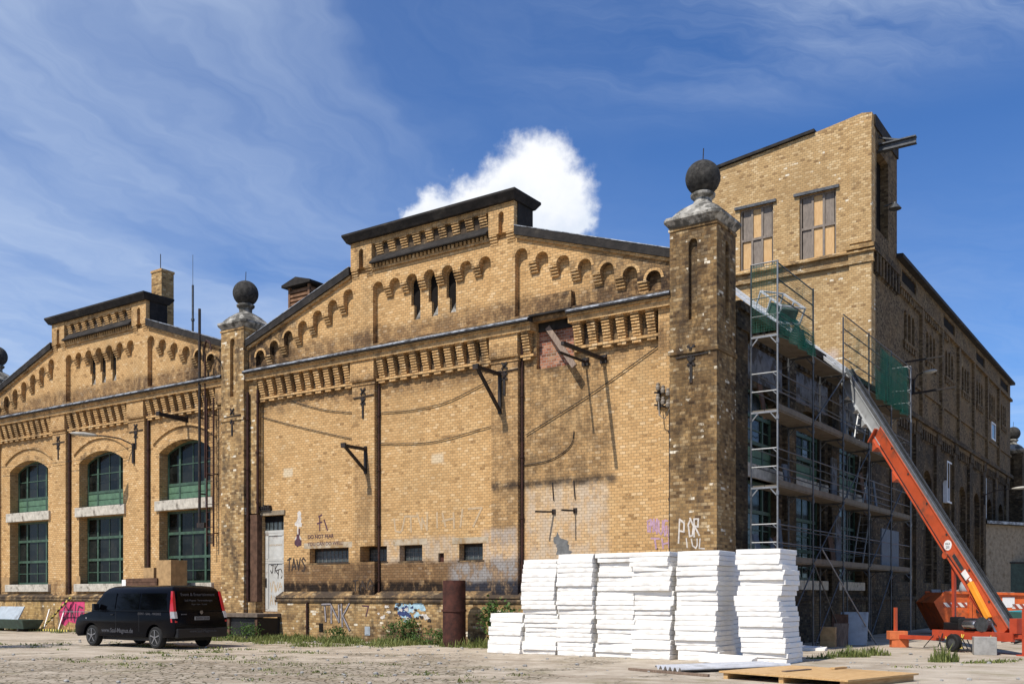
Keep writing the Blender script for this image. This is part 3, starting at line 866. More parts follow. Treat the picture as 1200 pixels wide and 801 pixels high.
def gable(root, uc, ul, ur, mat):
    r = 0.235
    # front layer with the recessed arcaded fields
    outer = [(ul, 10.0), (ur, 10.0), (ur, zc(ur, uc)), (uc + 3.53, 12.78), (uc - 3.53, 12.78), (ul, zc(ul, uc))]
    cs = [uc + 0.757 * k for k in range(-3, 4)]
    fields = [(cs, [12.145] * 7)]
    L = [uc - 3.67 - 0.757 * k for k in range(7)][::-1]; L = [c for c in L if c - r - 0.1 > ul]
    Rr = [uc + 3.67 + 0.757 * k for k in range(7)]; Rr = [c for c in Rr if c + r + 0.1 < ur]
    spr = lambda c: 12.13 - 0.335 * (abs(c - uc) - 3.67)
    fields += [(L, [spr(c) for c in L]), (Rr, [spr(c) for c in Rr])]
    holes = []
    for us, ss in fields:
        holes.append(arcade_field(us, ss, r, 10.27, us[0] - r, us[-1] + r))
        for i in range(len(us) - 1):
            mlow = min(ss[i], ss[i + 1])
            cm_ = MB(); corbel(cm_, us[i] + r - 0.004, us[i + 1] - r + 0.004, mlow + 0.002, 4, 0.083, VP + 0.004, VP + 0.13, VW + 0.01)
            cm_.build('arch_corbel', M['trim'], root)
    b = MB()
    b.panel(outer, holes, VP, VW + 0.003)
    b.build('gable', mat, root)
    # raised brick rings round the arch heads
    for us, ss in fields:
        for c, s_ in zip(us, ss):
            ar = MB(); ar.panel(arc_band(c, 2 * r + 0.005, s_, r, 0.085, 10), [], VP - 0.012, VP + 0.02)
            ar.build('arch_ring', M['arch_ring'], root)
    # raking copings
    for side, ue in ((-1, ul - 0.1), (1, ur + 0.1)):
        a = uc + side * 3.50
        q = MB()
        z_a, z_e = zc(a, uc), zc(ue, uc)
        q.panel([(a, z_a), (ue, z_e), (ue, z_e + 0.25), (a, z_a + 0.27)], [], 0.06, 1.0)
        q.build('coping', M['tar'], root)
        q = MB()
        q.panel([(a, z_a + 0.272), (ue, z_e + 0.252), (ue, z_e + 0.275), (a, z_a + 0.295)], [], 0.045, 1.02)
        q.build('coping_flashing', M['zinc'], root)
        q = MB()
        q.panel([(a, z_a - 0.09), (ue, z_e - 0.09), (ue, z_e - 0.003), (a, z_a - 0.003)], [], 0.13, VW)
        q.build('rake_course', M['trim'], root)
    # raised centre block
    w3 = 3.46
    q = MB()
    q.box(uc - w3, uc + w3, 0.30, 1.15, 12.60, 13.86)
    q.box(uc - w3 + 0.98, uc + w3 - 0.98, 0.14, 0.32, 13.70, 13.862)
    for s_ in (-1, 1):
        p = uc + s_ * (w3 - 0.49)
        q.panel(rect(p - 0.49, p + 0.49, 12.95, 13.862), [arch(p, 0.2, 12.95 + 0.0001, 13.52, 0.1, 8)], 0.12, 0.302)
        for t in (-0.33, 0.33):
            corbel(q, p + t - 0.15, p + t + 0.15, 12.949, 4, 0.085, 0.125, 0.20, 0.36)
    q.build('gable_block', M['trim'], root)
    q = MB()
    x0, x1 = uc - w3 + 0.98, uc + w3 - 0.98
    n = 9; s_ = (x1 - x0) / n
    for i in range(n):
        x = x0 + (i + 0.5) * s_
        corbel(q, x - 0.15, x + 0.15, 13.698, 5, 0.078, 0.15, 0.27, 0.302)
    q.build('block_frieze', M['trim'], root)
    q = MB(); q.box(x0 + .002, x1 - .002, 0.288, 0.31, 13.302, 13.698); q.build('frieze_back', M['frieze_back'], root)
    q = MB()
    q.panel([(-0.02, 12.98), (-0.02, 13.02), (0.28, 13.30), (0.30, 13.30), (0.30, 12.98)], [], x0 + 0.002, x1 - 0.002, 'yz')
    q.build('block_ledge', M['tar'], root)
    q = MB()
    n = 30; s_ = (x1 - x0) / n
    for i in range(n):
        q.box(x0 + i * s_, x0 + (i + 0.55) * s_, 0.13, 0.24, 12.87, 12.978)
    q.box(x0, x1, 0.16, 0.24, 12.79, 12.868)
    q.build('dentil_course', M['trim'], root)
    q = MB()
    h1, h2 = w3 + 0.09, w3 + 0.20
    q.loft([[(uc - h1, 0.0, 13.865), (uc + h1, 0.0, 13.865), (uc + h1, 1.2, 13.865), (uc - h1, 1.2, 13.865)],
            [(uc - h2, -0.14, 14.08), (uc + h2, -0.14, 14.08), (uc + h2, 1.38, 14.08), (uc - h2, 1.38, 14.08)],
            [(uc - h2, -0.14, 14.15), (uc + h2, -0.14, 14.15), (uc + h2, 1.38, 14.15), (uc - h2, 1.38, 14.15)],
            [(uc - h2 + .5, 0.5, 14.27), (uc + h2 - .5, 0.5, 14.27), (uc + h2 - .5, 0.8, 14.27), (uc - h2 + .5, 0.8, 14.27)]])
    q.build('block_roof', M['tar'], root)
    q = MB(); q.box(uc + w3 + .002, uc + w3 + .03, 0.305, 1.15, 12.9, 13.863); q.build('block_side_felt_shade', M['tar'], root)  # tarred felt; its black also carries the shade of this side

def slots(uc):
    out = []
    for k in (-1, 0, 1):
        c = uc + 0.757 * k
        out.append([(c - 0.07, 10.88), (c + 0.20, 10.88)] + [(c + 0.20 * cos(pi * i / 10), 12.12 + 0.20 * sin(pi * i / 10)) for i in range(11)] + [(c - 0.20, 11.38), (c - 0.07, 11.38)])
    return out

def slot_backs(root, uc):
    for k in (-1, 0, 1):
        q = MB(); q.box(uc + 0.757 * k - 0.24, uc + 0.757 * k + 0.24, VW + 0.13, VW + 0.16, 10.8, 12.4)
        q.build('slot_dark_back', M['dark'], root)  # black sheet stands for the unlit depth of the slot
    for k in (-1, 0, 1):     # slanting mortar sill in the slots
        q = MB(); x = uc + 0.757 * k
        q.panel([(x - 0.06, 10.885), (x + 0.195, 10.885), (x + 0.195, 11.25)], [], VW + 0.04, VW + 0.128)
        q.build('slot_sill', M['stone'], root)

# ================================================================== MAIN HALL
hall = bthing('brick_hall', 'yellow brick factory hall with stepped gable, blind front and small low windows', 'hall')
UC = -10.22
UL, UR = -19.12, -1.38
door_h = rect(-18.55, -17.38, 0.95, 4.6)
small = [(-16.02, -14.07, 2.76, 3.3), (-13.33, -12.27, 2.76, 3.3), (-11.7, -10.7, 2.75, 3.3), (-9.14, -8.18, 2.73, 3.28)]
tiny = (-10.01, -9.77, 2.70, 2.99)
open_h = rect(-6.12, -4.78, 8.58, 10.14)
wall = MB()
wall.panel([(UL, 0), (UR, 0), (UR, zc(UR, UC)), (UC + 3.53, 12.78), (UC - 3.53, 12.78), (UL, zc(UL, UC))],
           [door_h] + [rect(*s_) for s_ in small] + [rect(*tiny), open_h] + slots(UC), VW, HW)
wall.build('front_wall', M['wall'], hall)
slot_backs(hall, UC)
gable(hall, UC, UL, UR, M['gable'])
# pilasters
PIL = [(-13.70, -12.66), (-7.70, -6.68)]
for (a, b) in PIL:
    q = MB()
    if a < -13:
        q.box(a, b, VP, VW + 0.004, 1.59, 2.755); q.box(a, b, VP, VW + 0.004, 3.305, 9.06)
        q.box(a, -13.332, VP, VW + 0.004, 2.755, 3.305)
    else:
        q.box(a, b, VP, VW + 0.004, 1.59, 9.06)
    q.box(a - 0.03, b + 0.03, 0.14, VW, 9.062, 9.74)
    q.box(a - 0.05, b + 0.05, 0.14, VW, 9.04, 9.10)
    q.box(a - 0.04, b + 0.04, 0.19, VW, 8.90, 8.95)
    q.build('pilaster', M['wall'], hall)
q = MB(); q.box(UL, -18.62, VP, VW + 0.004, 4.7, 9.74); q.build('pilaster', M['sooty'], hall)
q = MB(); q.box(-1.86, UR, VP, VW + 0.004, 1.59, 9.74); q.build('pilaster', M['wall'], hall)
for a, b in ((-18.62, -13.73), (-12.63, -7.73), (-6.65, -6.13), (-4.77, -1.86)):
    corbel_run(hall, a, b)
cornice_run(hall, UL, -6.125); cornice_run(hall, -4.775, UR)
# bricked-up opening under the gable
q = MB(); q.box(-6.115, -4.785, VW + 0.16, VW + 0.4, 8.585, 9.75); q.build('brick_infill', M['red_brick'], hall)
q = MB(); q.box(-6.115, -4.785, VW + 0.10, VW + 0.4, 9.752, 10.135); q.build('opening_lintel', M['tar'], hall)
q = MB(); q.box(-6.19, -4.70, 0.06, VW + 0.05, 10.142, 10.20); q.build('opening_hood', M['tar'], hall)
q = MB(); q.box(-6.16, -4.74, 0.20, VW + 0.02, 10.20, 10.75); q.build('patched_brickwork', M['gable'], hall)
# plinth with its moulded ledge
PR = -1.38
q = MB(); q.box(-17.36, PR, 0.10, VW + 0.02, 0, 1.34); q.box(UL, -18.56, 0.10, VW + 0.02, 0, 1.34); q.build('plinth', M['plinth'], hall)
q = MB()
q.panel([(0.06, 1.342), (0.04, 1.40), (0.06, 1.44), (0.10, 1.46), (0.06, 1.50), (0.09, 1.545), (0.20, 1.60), (0.30, 1.66), (VW + .01, 1.74), (VW + .01, 1.342)], [], -17.45, PR, 'yz')
q.build('plinth_ledge', M['ledge'], hall)
q = MB(); q.box(-15.2, -15.0, 0.085, 0.13, 0.30, 0.60); q.build('vent_hole', M['dark'], hall)
q = MB(); q.box(-12.98, -12.74, 0.08, 0.13, 0.22, 0.52); q.box(-12.94, -12.78, 0.07, 0.082, 0.26, 0.48); q.build('meter_cover', M['grey_board'], hall)
# glass-block windows
for (a, b, z0, z1) in small:
    f = MB(); f.panel(rect(a, b, z0, z1), [rect(a + 0.05, b - 0.05, z0 + 0.04, z1 - 0.10)], VW + 0.27, VW + 0.34)
    fo = f.build('window', M['iron'], hall)
    p = MB(); p.box(a + 0.05, b - 0.05, VW + 0.29, VW + 0.31, z0 + 0.04, z1 - 0.10); p.build('glass_block_pane', M['glassblock'], fo)
    f = MB(); nx = int((b - a) / 0.19)
    for i in range(1, nx):
        x = a + (b - a) * i / nx; f.box(x - 0.012, x + 0.012, VW + 0.275, VW + 0.3, z0 + 0.04, z1 - 0.1)
    for j in (1, 2):
        z = z0 + 0.04 + (z1 - z0 - 0.14) * j / 3; f.box(a + 0.05, b - 0.05, VW + 0.278, VW + 0.3, z - 0.012, z + 0.012)
    f.build('glazing_grid', M['grid'], fo)
    s_ = MB(); s_.box(a - 0.05, b + 0.05, VW - 0.012, VW + 0.3, z0 - 0.045, z0 - 0.002); s_.build('sill', M['ledge'], fo)
    if a > -13 or a < -14:
        s_ = MB(); s_.box(a - 0.28, b + 0.22, VW - 0.008, VW + 0.02, z1 + 0.003, z1 + 0.20); s_.build('window_surround', M['render_pale'], fo)
q = MB(); q.box(tiny[0], tiny[1], VW + 0.1, VW + 0.12, tiny[2], tiny[3]); q.build('rusty_hatch', M['rust'], hall)
# door
dr = MB()
DV = VW + 0.14
dr.box(-18.545, -17.385, DV, DV + 0.06, 0.955, 3.95)
dr.box(-18.545, -17.385, DV - 0.03, DV + 0.06, 3.95, 4.05)
for z0, z1 in ((1.05, 2.82), (2.95, 3.88)):
    for (a, b, c, d) in ((-18.50, -18.34, z0, z1), (-17.58, -17.42, z0, z1), (-18.50, -17.42, z0 - 0.06, z0 + 0.03), (-18.50, -17.42, z1 - 0.03, z1 + 0.06)):
        dr.box(a, b, DV - 0.028, DV, c, d)
door = dr.build('door', M['door'], hall)
q = MB(); q.box(-18.545, -17.385, DV + 0.01, DV + 0.03, 4.05, 4.595); q.build('transom_pane', M['glassblock'], door)
q = MB()
for i in range(1, 5):
    x = -18.545 + 1.16 * i / 5; q.box(x - 0.015, x + 0.015, DV - 0.01, DV + 0.01, 4.05, 4.4)
q.box(-18.545, -17.385, DV - 0.012, DV + 0.01, 4.37, 4.595)
q.build('transom_bars', M['dark'], door)
q = MB(); q.tube([(-18.46, DV - 0.06, 2.0), (-18.46, DV - 0.06, 2.2)], 0.015, 6); q.box(-18.49, -18.43, DV - 0.05, DV, 1.9, 2.25); q.build('door_handle', M['iron'], door)
q = MB(); hand(q, 'JK', -18.25, -17.8, 2.45, 2.75, 0.035, DV - 0.0); hand(q, 'TX', -17.95, -17.45, 2.2, 2.55, 0.035, DV)
q.build('graffiti', M['spray_black'], door)
q = MB(); hand(q, 'VWA', -18.3, -17.6, 1.75, 2.1, 0.03, DV); hand(q, 'AVI', -18.28, -17.7, 1.25, 1.6, 0.03, DV); q.build('graffiti', M['spray_grey'], door)
text_mesh('lettering', 'NOTAUSGANG', 0.10, M['spray_grey'], door, (-17.96, DV - 0.004, 3.46), (radians(90), 0, 0))
q = MB(); q.box(-18.62, -17.30, VW - 0.05, VW + 0.02, 4.61, 4.78); q.build('door_lintel', M['render'], hall)
q = MB(); q.box(-18.60, -18.0, VW - 0.12, VW, 4.79, 4.87)
for i in range(5):
    q.box(-18.55 + i * 0.11, -18.47 + i * 0.11, VW - 0.16, VW - 0.02, 4.87, 4.87 + random.uniform(.06, .16))
q.build('broken_bracket', M['iron'], hall)
q = MB(); q.box(-19.06, -18.57, VP - 0.03, VW + 0.02, 1.36, 4.65); q.build('dark_recess_panel', M['timber_dark'], hall)

# graffiti and paint on the front
F1 = VW
q = MB(); hand(q, 'TAVS', -17.2, -16.2, 2.5, 2.95, 0.06, F1); q.build('graffiti', M['spray_black'], hall)
q = MB(); hand(q, 'TAG', -13.75 + 0.05, -12.7, 1.78, 2.12, 0.045, VP); q.build('graffiti', M['spray_black'], hall)
q = MB(); hand(q, 'TNK', -15.1, -13.65, 0.62, 1.22, 0.10, 0.098); q.build('graffiti', M['spray_black'], hall)
q = MB(); hand(q, 'TNK', -15.1, -13.65, 0.62, 1.22, 0.055, 0.088); q.build('graffiti', M['spray_silver'], hall)
q = MB(); hand(q, '7', -13.1, -12.75, 0.85, 1.2, 0.05, 0.098); q.build('graffiti', M['spray_plum'], hall)
rb = random.Random(3)
kb = 0
for mn, cnt, xr, zr, sr in (('spray_blue', 13, (-12.3, -10.3), (0.72, 1.24), (0.07, 0.19)), ('spray_navy', 8, (-11.6, -10.6), (0.75, 1.22), (0.05, 0.14)),
                            ('spray_white', 10, (-12.4, -10.0), (0.7, 1.27), (0.03, 0.10)), ('spray_black', 9, (-11.8, -10.0), (0.65, 1.28), (0.03, 0.08))):
    for i in range(cnt):
        q = MB(); s_ = rb.uniform(*sr)
        blob(q, (rb.uniform(*xr), rb.uniform(*zr)), s_ * 1.25, s_ * 0.75, 0.098, kb, 14, 0.5, rb); kb += 1
        q.build('graffiti', M[mn], hall)
q = MB(); hand(q, 'EPA1O', -2.3, -1.88, 3.4, 3.75, 0.05, F1); hand(q, 'UGA', -1.85, -1.42, 3.3, 3.75, 0.05, VP); hand(q, 'TH', -2.1, -1.45, 2.95, 3.2, 0.05, VP - 0.002)
q.build('graffiti', M['spray_purple'], hall)
q = MB(); hand(q, 'UTWIHI7', -12.0, -8.2, 3.75, 4.25, 0.07, F1, 0.02); q.build('graffiti', M['spray_grey'], hall)
text_mesh('stencil_text', 'DO NOT FEAR', 0.20, M['spray_plum'], hall, (-16.12, F1 - 0.006, 3.66), (radians(90), 0, 0), 0.003, 'LEFT', 0, True)
text_mesh('stencil_text', 'YOU CAN DO WELL!', 0.19, M['spray_plum'], hall, (-16.12, F1 - 0.006, 3.40), (radians(90), 0, 0), 0.003, 'LEFT', 0, True)
# pasted-up figure: pale rope above a plum drop
q = MB(); rr_ = random.Random(5)
for i, (x, z, a, b) in enumerate(((-16.56, 4.55, .10, .13), (-16.55, 4.40, .13, .12), (-16.63, 4.25, .14, .13), (-16.53, 4.18, .12, .09))):
    blob(q, (x, z), a, b, F1, i, 12, 0.3, rr_)
strokes(q, [[(-16.62, 4.12), (-16.64, 3.95), (-16.60, 3.80)], [(-16.62, 3.85), (-16.76, 3.66)], [(-16.60, 3.85), (-16.47, 3.66)]], 0.06, F1, 6)
q.build('paste_up', M['spray_white'], hall)
q = MB(); blob(q, (-16.62, 3.54), 0.19, 0.15, F1, 14, 14, 0.12, rr_); strokes(q, [[(-16.62, 3.62), (-16.62, 3.78)]], 0.16, F1, 16); strokes(q, [[(-16.55, 4.02), (-16.56, 3.85)]], 0.07, F1, 17)
q.build('paste_up', M['spray_plum'], hall)
q = MB(); strokes(q, [[(-15.55, 4.45), (-15.40, 4.5)], [(-15.5, 4.4), (-15.5, 3.95)], [(-15.62, 4.2), (-15.40, 4.25)], [(-15.28, 4.32), (-15.12, 3.95)]], 0.06, F1); q.build('graffiti', M['spray_plum'], hall)
q = MB(); hand(q, 'P', -1.14, -0.88, 3.05, 3.65, 0.045, 0.0); hand(q, 'OR', -0.85, -0.5, 3.2, 3.7, 0.045, 0.0); hand(q, 'IUL', -1.0, -0.3, 2.9, 3.15, 0.035, 0.0)
q.build('graffiti', M['spray_white'], hall)
for i in range(7):
    q = MB(); blob(q, (-5.15 + rr_.uniform(-.2, .2), 3.15 + rr_.uniform(-.3, .3)), rr_.uniform(.08, .2), rr_.uniform(.1, .2), F1, i, 11, 0.45, rr_); q.build('graffiti', M['grid'], hall)

# wall anchors (iron crosses)
def anchor(root, u, v, z):
    q = MB()
    q.beam((u - 0.45, v - 0.02, z - 0.02), (u + 0.5, v - 0.02, z + 0.02), 0.03, 0.035)
    q.box(u - 0.04, u + 0.04, v - 0.03, v + .002, z - 0.75, z + 0.02)
    for dz_ in (0.18, -0.16):
        for a in range(4):
            q.beam((u, v - 0.02, z + dz_), (u + 0.15 * cos(a * pi / 2 + .78), v - 0.02, z + dz_ + 0.15 * sin(a * pi / 2 + .78)), 0.03, 0.06)
        q.lathe([(0.05, -0.03), (0.05, 0.03)], (u, v - 0.03, z + dz_), 10)
    q.build('wall_anchor', M['iron'], root)
anchor(hall, -13.18, VP, 8.50); anchor(hall, -7.18, VP, 8.62); anchor(hall, -0.75, 0.0, 8.2); anchor(hall, -19.75, 0.0, 8.45)

# pillars
pillar(hall, -1.40, 0.0, 0.0, 1.35, M['pillar'])
pillar(hall, -20.40, -19.10, 0.0, 1.30, M['sooty'])
pillar(hall, -1.0, 0.4, 54.2, 55.6, M['side'])

# side wall facing the yard
SU = -0.15
sw_holes = []
BAYS = [3.75, 8.45, 13.2]
for c in BAYS:
    sw_holes += [arch(c, 3.1, 5.5, 7.4, 0.45), rect(c - 1.55, c + 1.55, 2.1, 5.08)]
ARCH2 = [21.9 + 4.4 * n for n in range(7)]
for c in ARCH2:
    sw_holes.append(arch(c, 1.9, 2.2, 7.2, 0.5))
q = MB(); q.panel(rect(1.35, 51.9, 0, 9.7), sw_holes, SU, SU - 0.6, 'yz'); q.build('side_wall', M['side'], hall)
for v in (1.85, 6.1, 10.85, 15.5, 19.5, 23.8, 28.2, 32.6, 37.0, 41.4, 45.8, 50.2):
    q = MB(); q.box(SU - 0.01, SU + 0.14, v - 0.45, v + 0.45, 0, 9.2); q.box(SU - 0.01, SU + 0.2, v - 0.5, v + 0.5, 9.2, 9.7)
    q.build('pilaster', M['side'], hall)
q = MB(); q.box(SU - 0.01, SU + 0.03, 1.4, 51.5, 9.0, 9.69)
for i in range(100):
    v = 1.5 + i * 0.5
    q.box(SU, SU + 0.13, v, v + 0.26, 9.05, 9.68)
q.build('corbel_frieze', M['side'], hall)
q = MB(); q.box(SU - 0.01, SU + 0.30, 1.36, 51.9, 9.70, 9.92); q.build('side_cornice', M['side'], hall)
q = MB(); q.box(SU - 0.01, SU + 0.10, 1.36, 51.9, 0, 1.4); q.box(SU - 0.01, SU + 0.16, 1.36, 51.9, 1.402, 1.55); q.build('side_plinth', M['side'], hall)
# old pale paint between the windows of the first bays
for (a, b, z0, z1) in ((1.9, 5.55, 7.98, 9.0), (6.7, 10.3, 7.98, 9.0), (11.4, 15.0, 7.98, 9.0)):
    q = MB(); q.box(SU - 0.002, SU + 0.012, a, b, z0, z1)
    q.build('faded_paint_band', M['old_paint'], hall)
for c in BAYS:
    window(hall, c, 5.5, 7.85, 3.1, 0.45, SU - 0.32, xf=pi / 2, panel_h=0.5, transoms=(6.25, 7.05), sill=(5.08, 5.5, 0.4), bars=(6.65,))
    window(hall, c, 2.1, 5.08, 3.1, 0.0, SU - 0.32, xf=pi / 2, transoms=(3.1, 4.15), bars=(2.6, 3.6), sill=(1.78, 2.1, 0.4))
for c in ARCH2:
    q = MB(); q.panel(arch(c, 1.94, 2.2, 7.2, 0.52), [], SU - 0.25, SU - 0.35, 'yz')
    q.build('blind_arch', M['side'], hall)
for (c, z0, z1) in ((31.6, 7.0 - 0.5, 8.7), (42.1, 6.9 - 0.5, 8.9)):
    f = MB(); f.panel(rect(c - 0.65, c + 0.65, z0, z1), [rect(c - 0.56, c + 0.56, z0 + .09, z1 - .09), ], SU - 0.2, SU + 0.02, 'yz'); f.box(SU - 0.15, SU + 0.01, c - 0.03, c + 0.03, z0 + .09, z1 - .09)
    fo = f.build('window', M['white_frame'], hall)
    p = MB(); p.box(SU - 0.12, SU - 0.1, c - 0.57, c + 0.57, z0 + 0.08, z1 - 0.08); p.build('pane', M['glass'], fo)
# roof
q = MB()
q.panel([(-20.3, 9.6), (-0.45, 9.6), (-0.1, 9.93), (UC, 13.05), (-20.3, 9.95)], [], 1.02, 19.7)
q.build('roof', M['roof'], hall)
# roof vent
q = MB()
VU0, VU1 = -19.35, -18.15
for i in range(9):
    z = 12.35 + i * 0.165
    q.box(VU0, VU1, 2.5, 2.56, z, z + 0.10, None); q.box(VU1 - 0.06, VU1, 2.5, 3.3, z, z + 0.10)
for (x, y) in ((VU0, 2.48), (VU1 - 0.1, 2.48), (VU0, 3.22), (VU1 - 0.08, 3.22)):
    q.box(x, x + 0.1, y, y + 0.1, 9.6, 13.9)
q.box(VU0 + 0.06, VU1 - 0.06, 2.6, 3.25, 9.6, 13.85)
vt = q.build('roof_vent', M['vent_wood'], hall)
q = MB(); q.panel([(VU0 - 0.2, 13.9), (VU1 + 0.2, 13.9), (VU1 + 0.2, 14.0), ((VU0 + VU1) / 2, 14.22), (VU0 - 0.2, 14.0)], [], 2.3, 3.5); q.build('vent_cap', M['tar'], vt)
# downpipes
def pipe(root, u, v, z0, z1, r=0.042, mat='rustpipe', name='downpipe'):
    q = MB(); q.tube([(u, v, z0), (u, v, z1)], r, 10)
    z = z0 + 0.4
    while z < z1:
        q.lathe([(r + 0.018, -0.04), (r + 0.018, 0.04)], (u, v, z), 10); z += 1.9
    return q.build(name, M[mat], root, smooth=50)
pipe(hall, -12.585, VW - 0.055, 1.72, 9.05); pipe(hall, -6.62, VW - 0.055, 1.72, 9.7, 0.045)
pipe(hall, -19.02, VP - 0.09, 0.3, 9.3, 0.055); pipe(hall, -18.55, VP - 0.02, 4.7, 9.35, 0.05); pipe(hall, -1.46, VP - 0.06, 2.0, 7.3, 0.04, 'iron', 'conduit')
pipe(hall, -15.75, 0.04, 0.05, 1.34, 0.045)

# ================================================================== LEFT HALL
hall2 = bthing('brick_hall', 'left brick hall with green arched windows under a matching stepped gable', 'hall')
UC2 = -28.75
UL2, UR2 = -37.3, -20.38
wins = [-34.66, -28.93, -23.19]
holes = []
for c in wins:
    holes += [arch(c, 3.26, 5.5, 7.48, 0.45), rect(c - 1.64, c + 1.64, 2.1, 5.08)]
q = MB()
q.panel([(UL2, 0), (UR2, 0), (UR2, zc(UR2, UC2)), (UC2 + 3.53, 12.78), (UC2 - 3.53, 12.78), (UL2, zc(UL2, UC2))], holes + slots(UC2), VW, HW)
q.build('front_wall', M['wall2'], hall2)
slot_backs(hall2, UC2)
gable(hall2, UC2, UL2, UR2, M['gable'])
for (a, b) in ((-37.3, -37.1), (-32.32, -31.28), (-26.62, -25.54), (-20.9, UR2)):
    q = MB(); q.box(a, b, VP, VW + 0.004, 1.59, 9.06); q.box(a - 0.03, b + 0.03, 0.14, VW, 9.062, 9.74); q.box(a - 0.05, b + 0.05, 0.14, VW, 9.04, 9.10); q.box(a - 0.04, b + 0.04, 0.19, VW, 8.90, 8.95)
    q.build('pilaster', M['wall2'], hall2)
for a, b in ((-37.1, -32.35), (-31.25, -26.65), (-25.51, -20.93)):
    corbel_run(hall2, a, b)
cornice_run(hall2, UL2, UR2)
for c in wins:
    window(hall2, c, 5.5, 7.93, 3.26, 0.45, VW + 0.46, panel_h=0.52, transoms=(6.18,), sill=(5.085, 5.5, 0.56), bars=(7.0,), mull=(-0.25, 0.25))
    window(hall2, c, 2.1, 5.08, 3.28, 0.0, VW + 0.46, transoms=(3.18, 4.16), sill=(1.76, 2.1, 0.60), bars=(2.62,), mull=(-0.25, 0.25))
    q = MB(); q.panel(arc_band(c, 3.9, 7.88, 0.60, 0.09), [], VW - 0.07, VW + 0.02); q.build('hood_mould', M['trim'], hall2)
    q = MB(); q.panel(arc_band(c, 3.28, 7.48, 0.45, 0.26), [], VW - 0.012, VW + 0.02); q.build('window_arch', M['trim'], hall2)
q = MB(); q.box(UL2, UR2, 0.10, VW + 0.02, 0, 1.34); q.build('plinth', M['plinth'], hall2)
q = MB()
q.panel([(0.06, 1.342), (0.04, 1.40), (0.06, 1.44), (0.10, 1.46), (0.06, 1.50), (0.09, 1.545), (0.20, 1.60), (VW + .01, 1.66), (VW + .01, 1.342)], [], UL2, UR2, 'yz')
q.build('plinth_ledge', M['ledge'], hall2)
for u in (-31.84, -26.1): anchor(hall2, u, VP, 8.5)
pillar(hall2, -38.55, -37.2, 0.0, 1.3, M['sooty'])
pipe(hall2, -31.2, VW - 0.07, 1.6, 9.2, 0.055); pipe(hall2, -25.45, VW - 0.07, 1.6, 9.2, 0.055)
q = MB(); q.panel([(-38.0, 9.6), (-20.3, 9.6), (-20.3, 10.7), (UC2, 13.35), (-38.0, 10.2)], [], 1.02, 30); q.build('roof', M['zinc'], hall2)
q = MB(); q.box(-38.2, -37.6, 0.9, 30, 0, 9.7); q.build('side_wall', M['side'], hall2)
# pink piece on the plinth
q = MB(); q.panel([(-31.45, 0.35), (-31.62, 0.9), (-31.3, 1.3), (-29.6, 1.32), (-29.62, 0.75), (-29.95, 0.30), (-30.8, 0.42), (-31.1, 0.22)], [], 0.092, 0.104); q.build('graffiti', M['pink'], hall2)
q = MB(); hand(q, 'OWG', -31.3, -29.7, 0.5, 1.15, 0.07, 0.09); q.build('graffiti', M['spray_plum'], hall2)
for (a, b) in ((-26.95, -26.55), (-30.75, -30.45), (-37.0, -36.3)):
    q = MB(); q.box(a, b, VW - 0.02, VW + 0.02, 1.75, 2.45); q.build('repair_patch', M['cardboard'], hall2)

# chimney + antennas
ch = bthing('chimney', 'square brick chimney stack rising behind the left gable', 'chimney', -28.5, 3.3)
q = MB(); q.box(-0.37, 0.37, -0.33, 0.33, 11.5, 16.35); q.build('stack', M['chimney'], ch)
q = MB(); q.box(-0.40, 0.40, -0.36, 0.36, 16.352, 16.46); q.build('cap', M['trim'], ch)
q = MB(); q.tube([(-0.15, 0, 16.46), (-0.15, 0, 17.3)], 0.02, 6); q.build('lightning_rod', M['iron'], ch)
q = MB(); q.tube([(0, 0, 11.8), (0, 0, 15.9)], 0.05, 8); q.tube([(0, 0, 15.9), (0, 0, 17.3)], 0.012, 6); q.lathe([(0.08, -.05), (0.08, .05)], (0, 0, 14.3), 8)
tag(q.build('antenna_mast', M['dark_steel'], None, W(-27.5, 4.2), (0, 0, ANG)), 'thin antenna mast on the roof right of the brick chimney', 'antenna')

# ================================================================== TOWER
tower = bthing('brick_tower', 'tall flat-topped brick tower with two boarded windows above the hall roof', 'tower')
TV = 15.67
tw = [(-5.55, -4.07, 15.58, 18.22), (-2.95, -1.43, 15.52, 18.22)]
q = MB()
q.panel([(-7.2, 8.6), (0, 8.6), (0, 20.95), (-0.4, 21.02), (-0.8, 20.95), (-2.3, 20.72), (-7.2, 20.15)], [rect(*t) for t in tw], TV, TV + 0.5)
q.build('front_wall', M['tower'], tower)
q = MB(); q.panel([(TV + 0.5, 8.6), (19.7, 8.6), (19.7, 20.95), (TV + 0.5, 20.95)], [rect(16.35, 18.2, 16.5, 19.75)], 0.0, -0.5, 'yz')
q.panel([(TV + 0.5, 8.6), (19.7, 8.6), (19.7, 20.1), (TV + 0.5, 20.1)], [], -7.2, -6.7, 'yz'); q.panel([(-6.7, 8.6), (-0.5, 8.6), (-0.5, 20.9), (-6.7, 20.1)], [], 19.2, 19.7)
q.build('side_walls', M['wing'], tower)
q = MB(); q.box(-0.42, -0.32, 16.3, 18.25, 16.45, 19.8); q.build('hoist_opening', M['dark'], tower)
q = MB(); q.panel([(-7.35, 20.16), (-2.3, 20.73), (-2.3, 20.85), (-7.35, 20.28)], [], TV - 0.12, 19.8); q.build('roof', M['tar'], tower)
q = MB(); q.box(-0.55, 0.06, TV + 0.35, 19.75, 20.5, 20.99); q.build('fascia', M['tar'], tower)
q = MB(); q.box(-0.88, -0.001, TV - 0.09, TV + 0.01, 8.6, 14.95); q.box(-0.88, -0.001, TV - 0.09, TV + 0.01, 15.80, 20.6); q.build('pilaster', M['tower'], tower)
q = MB()
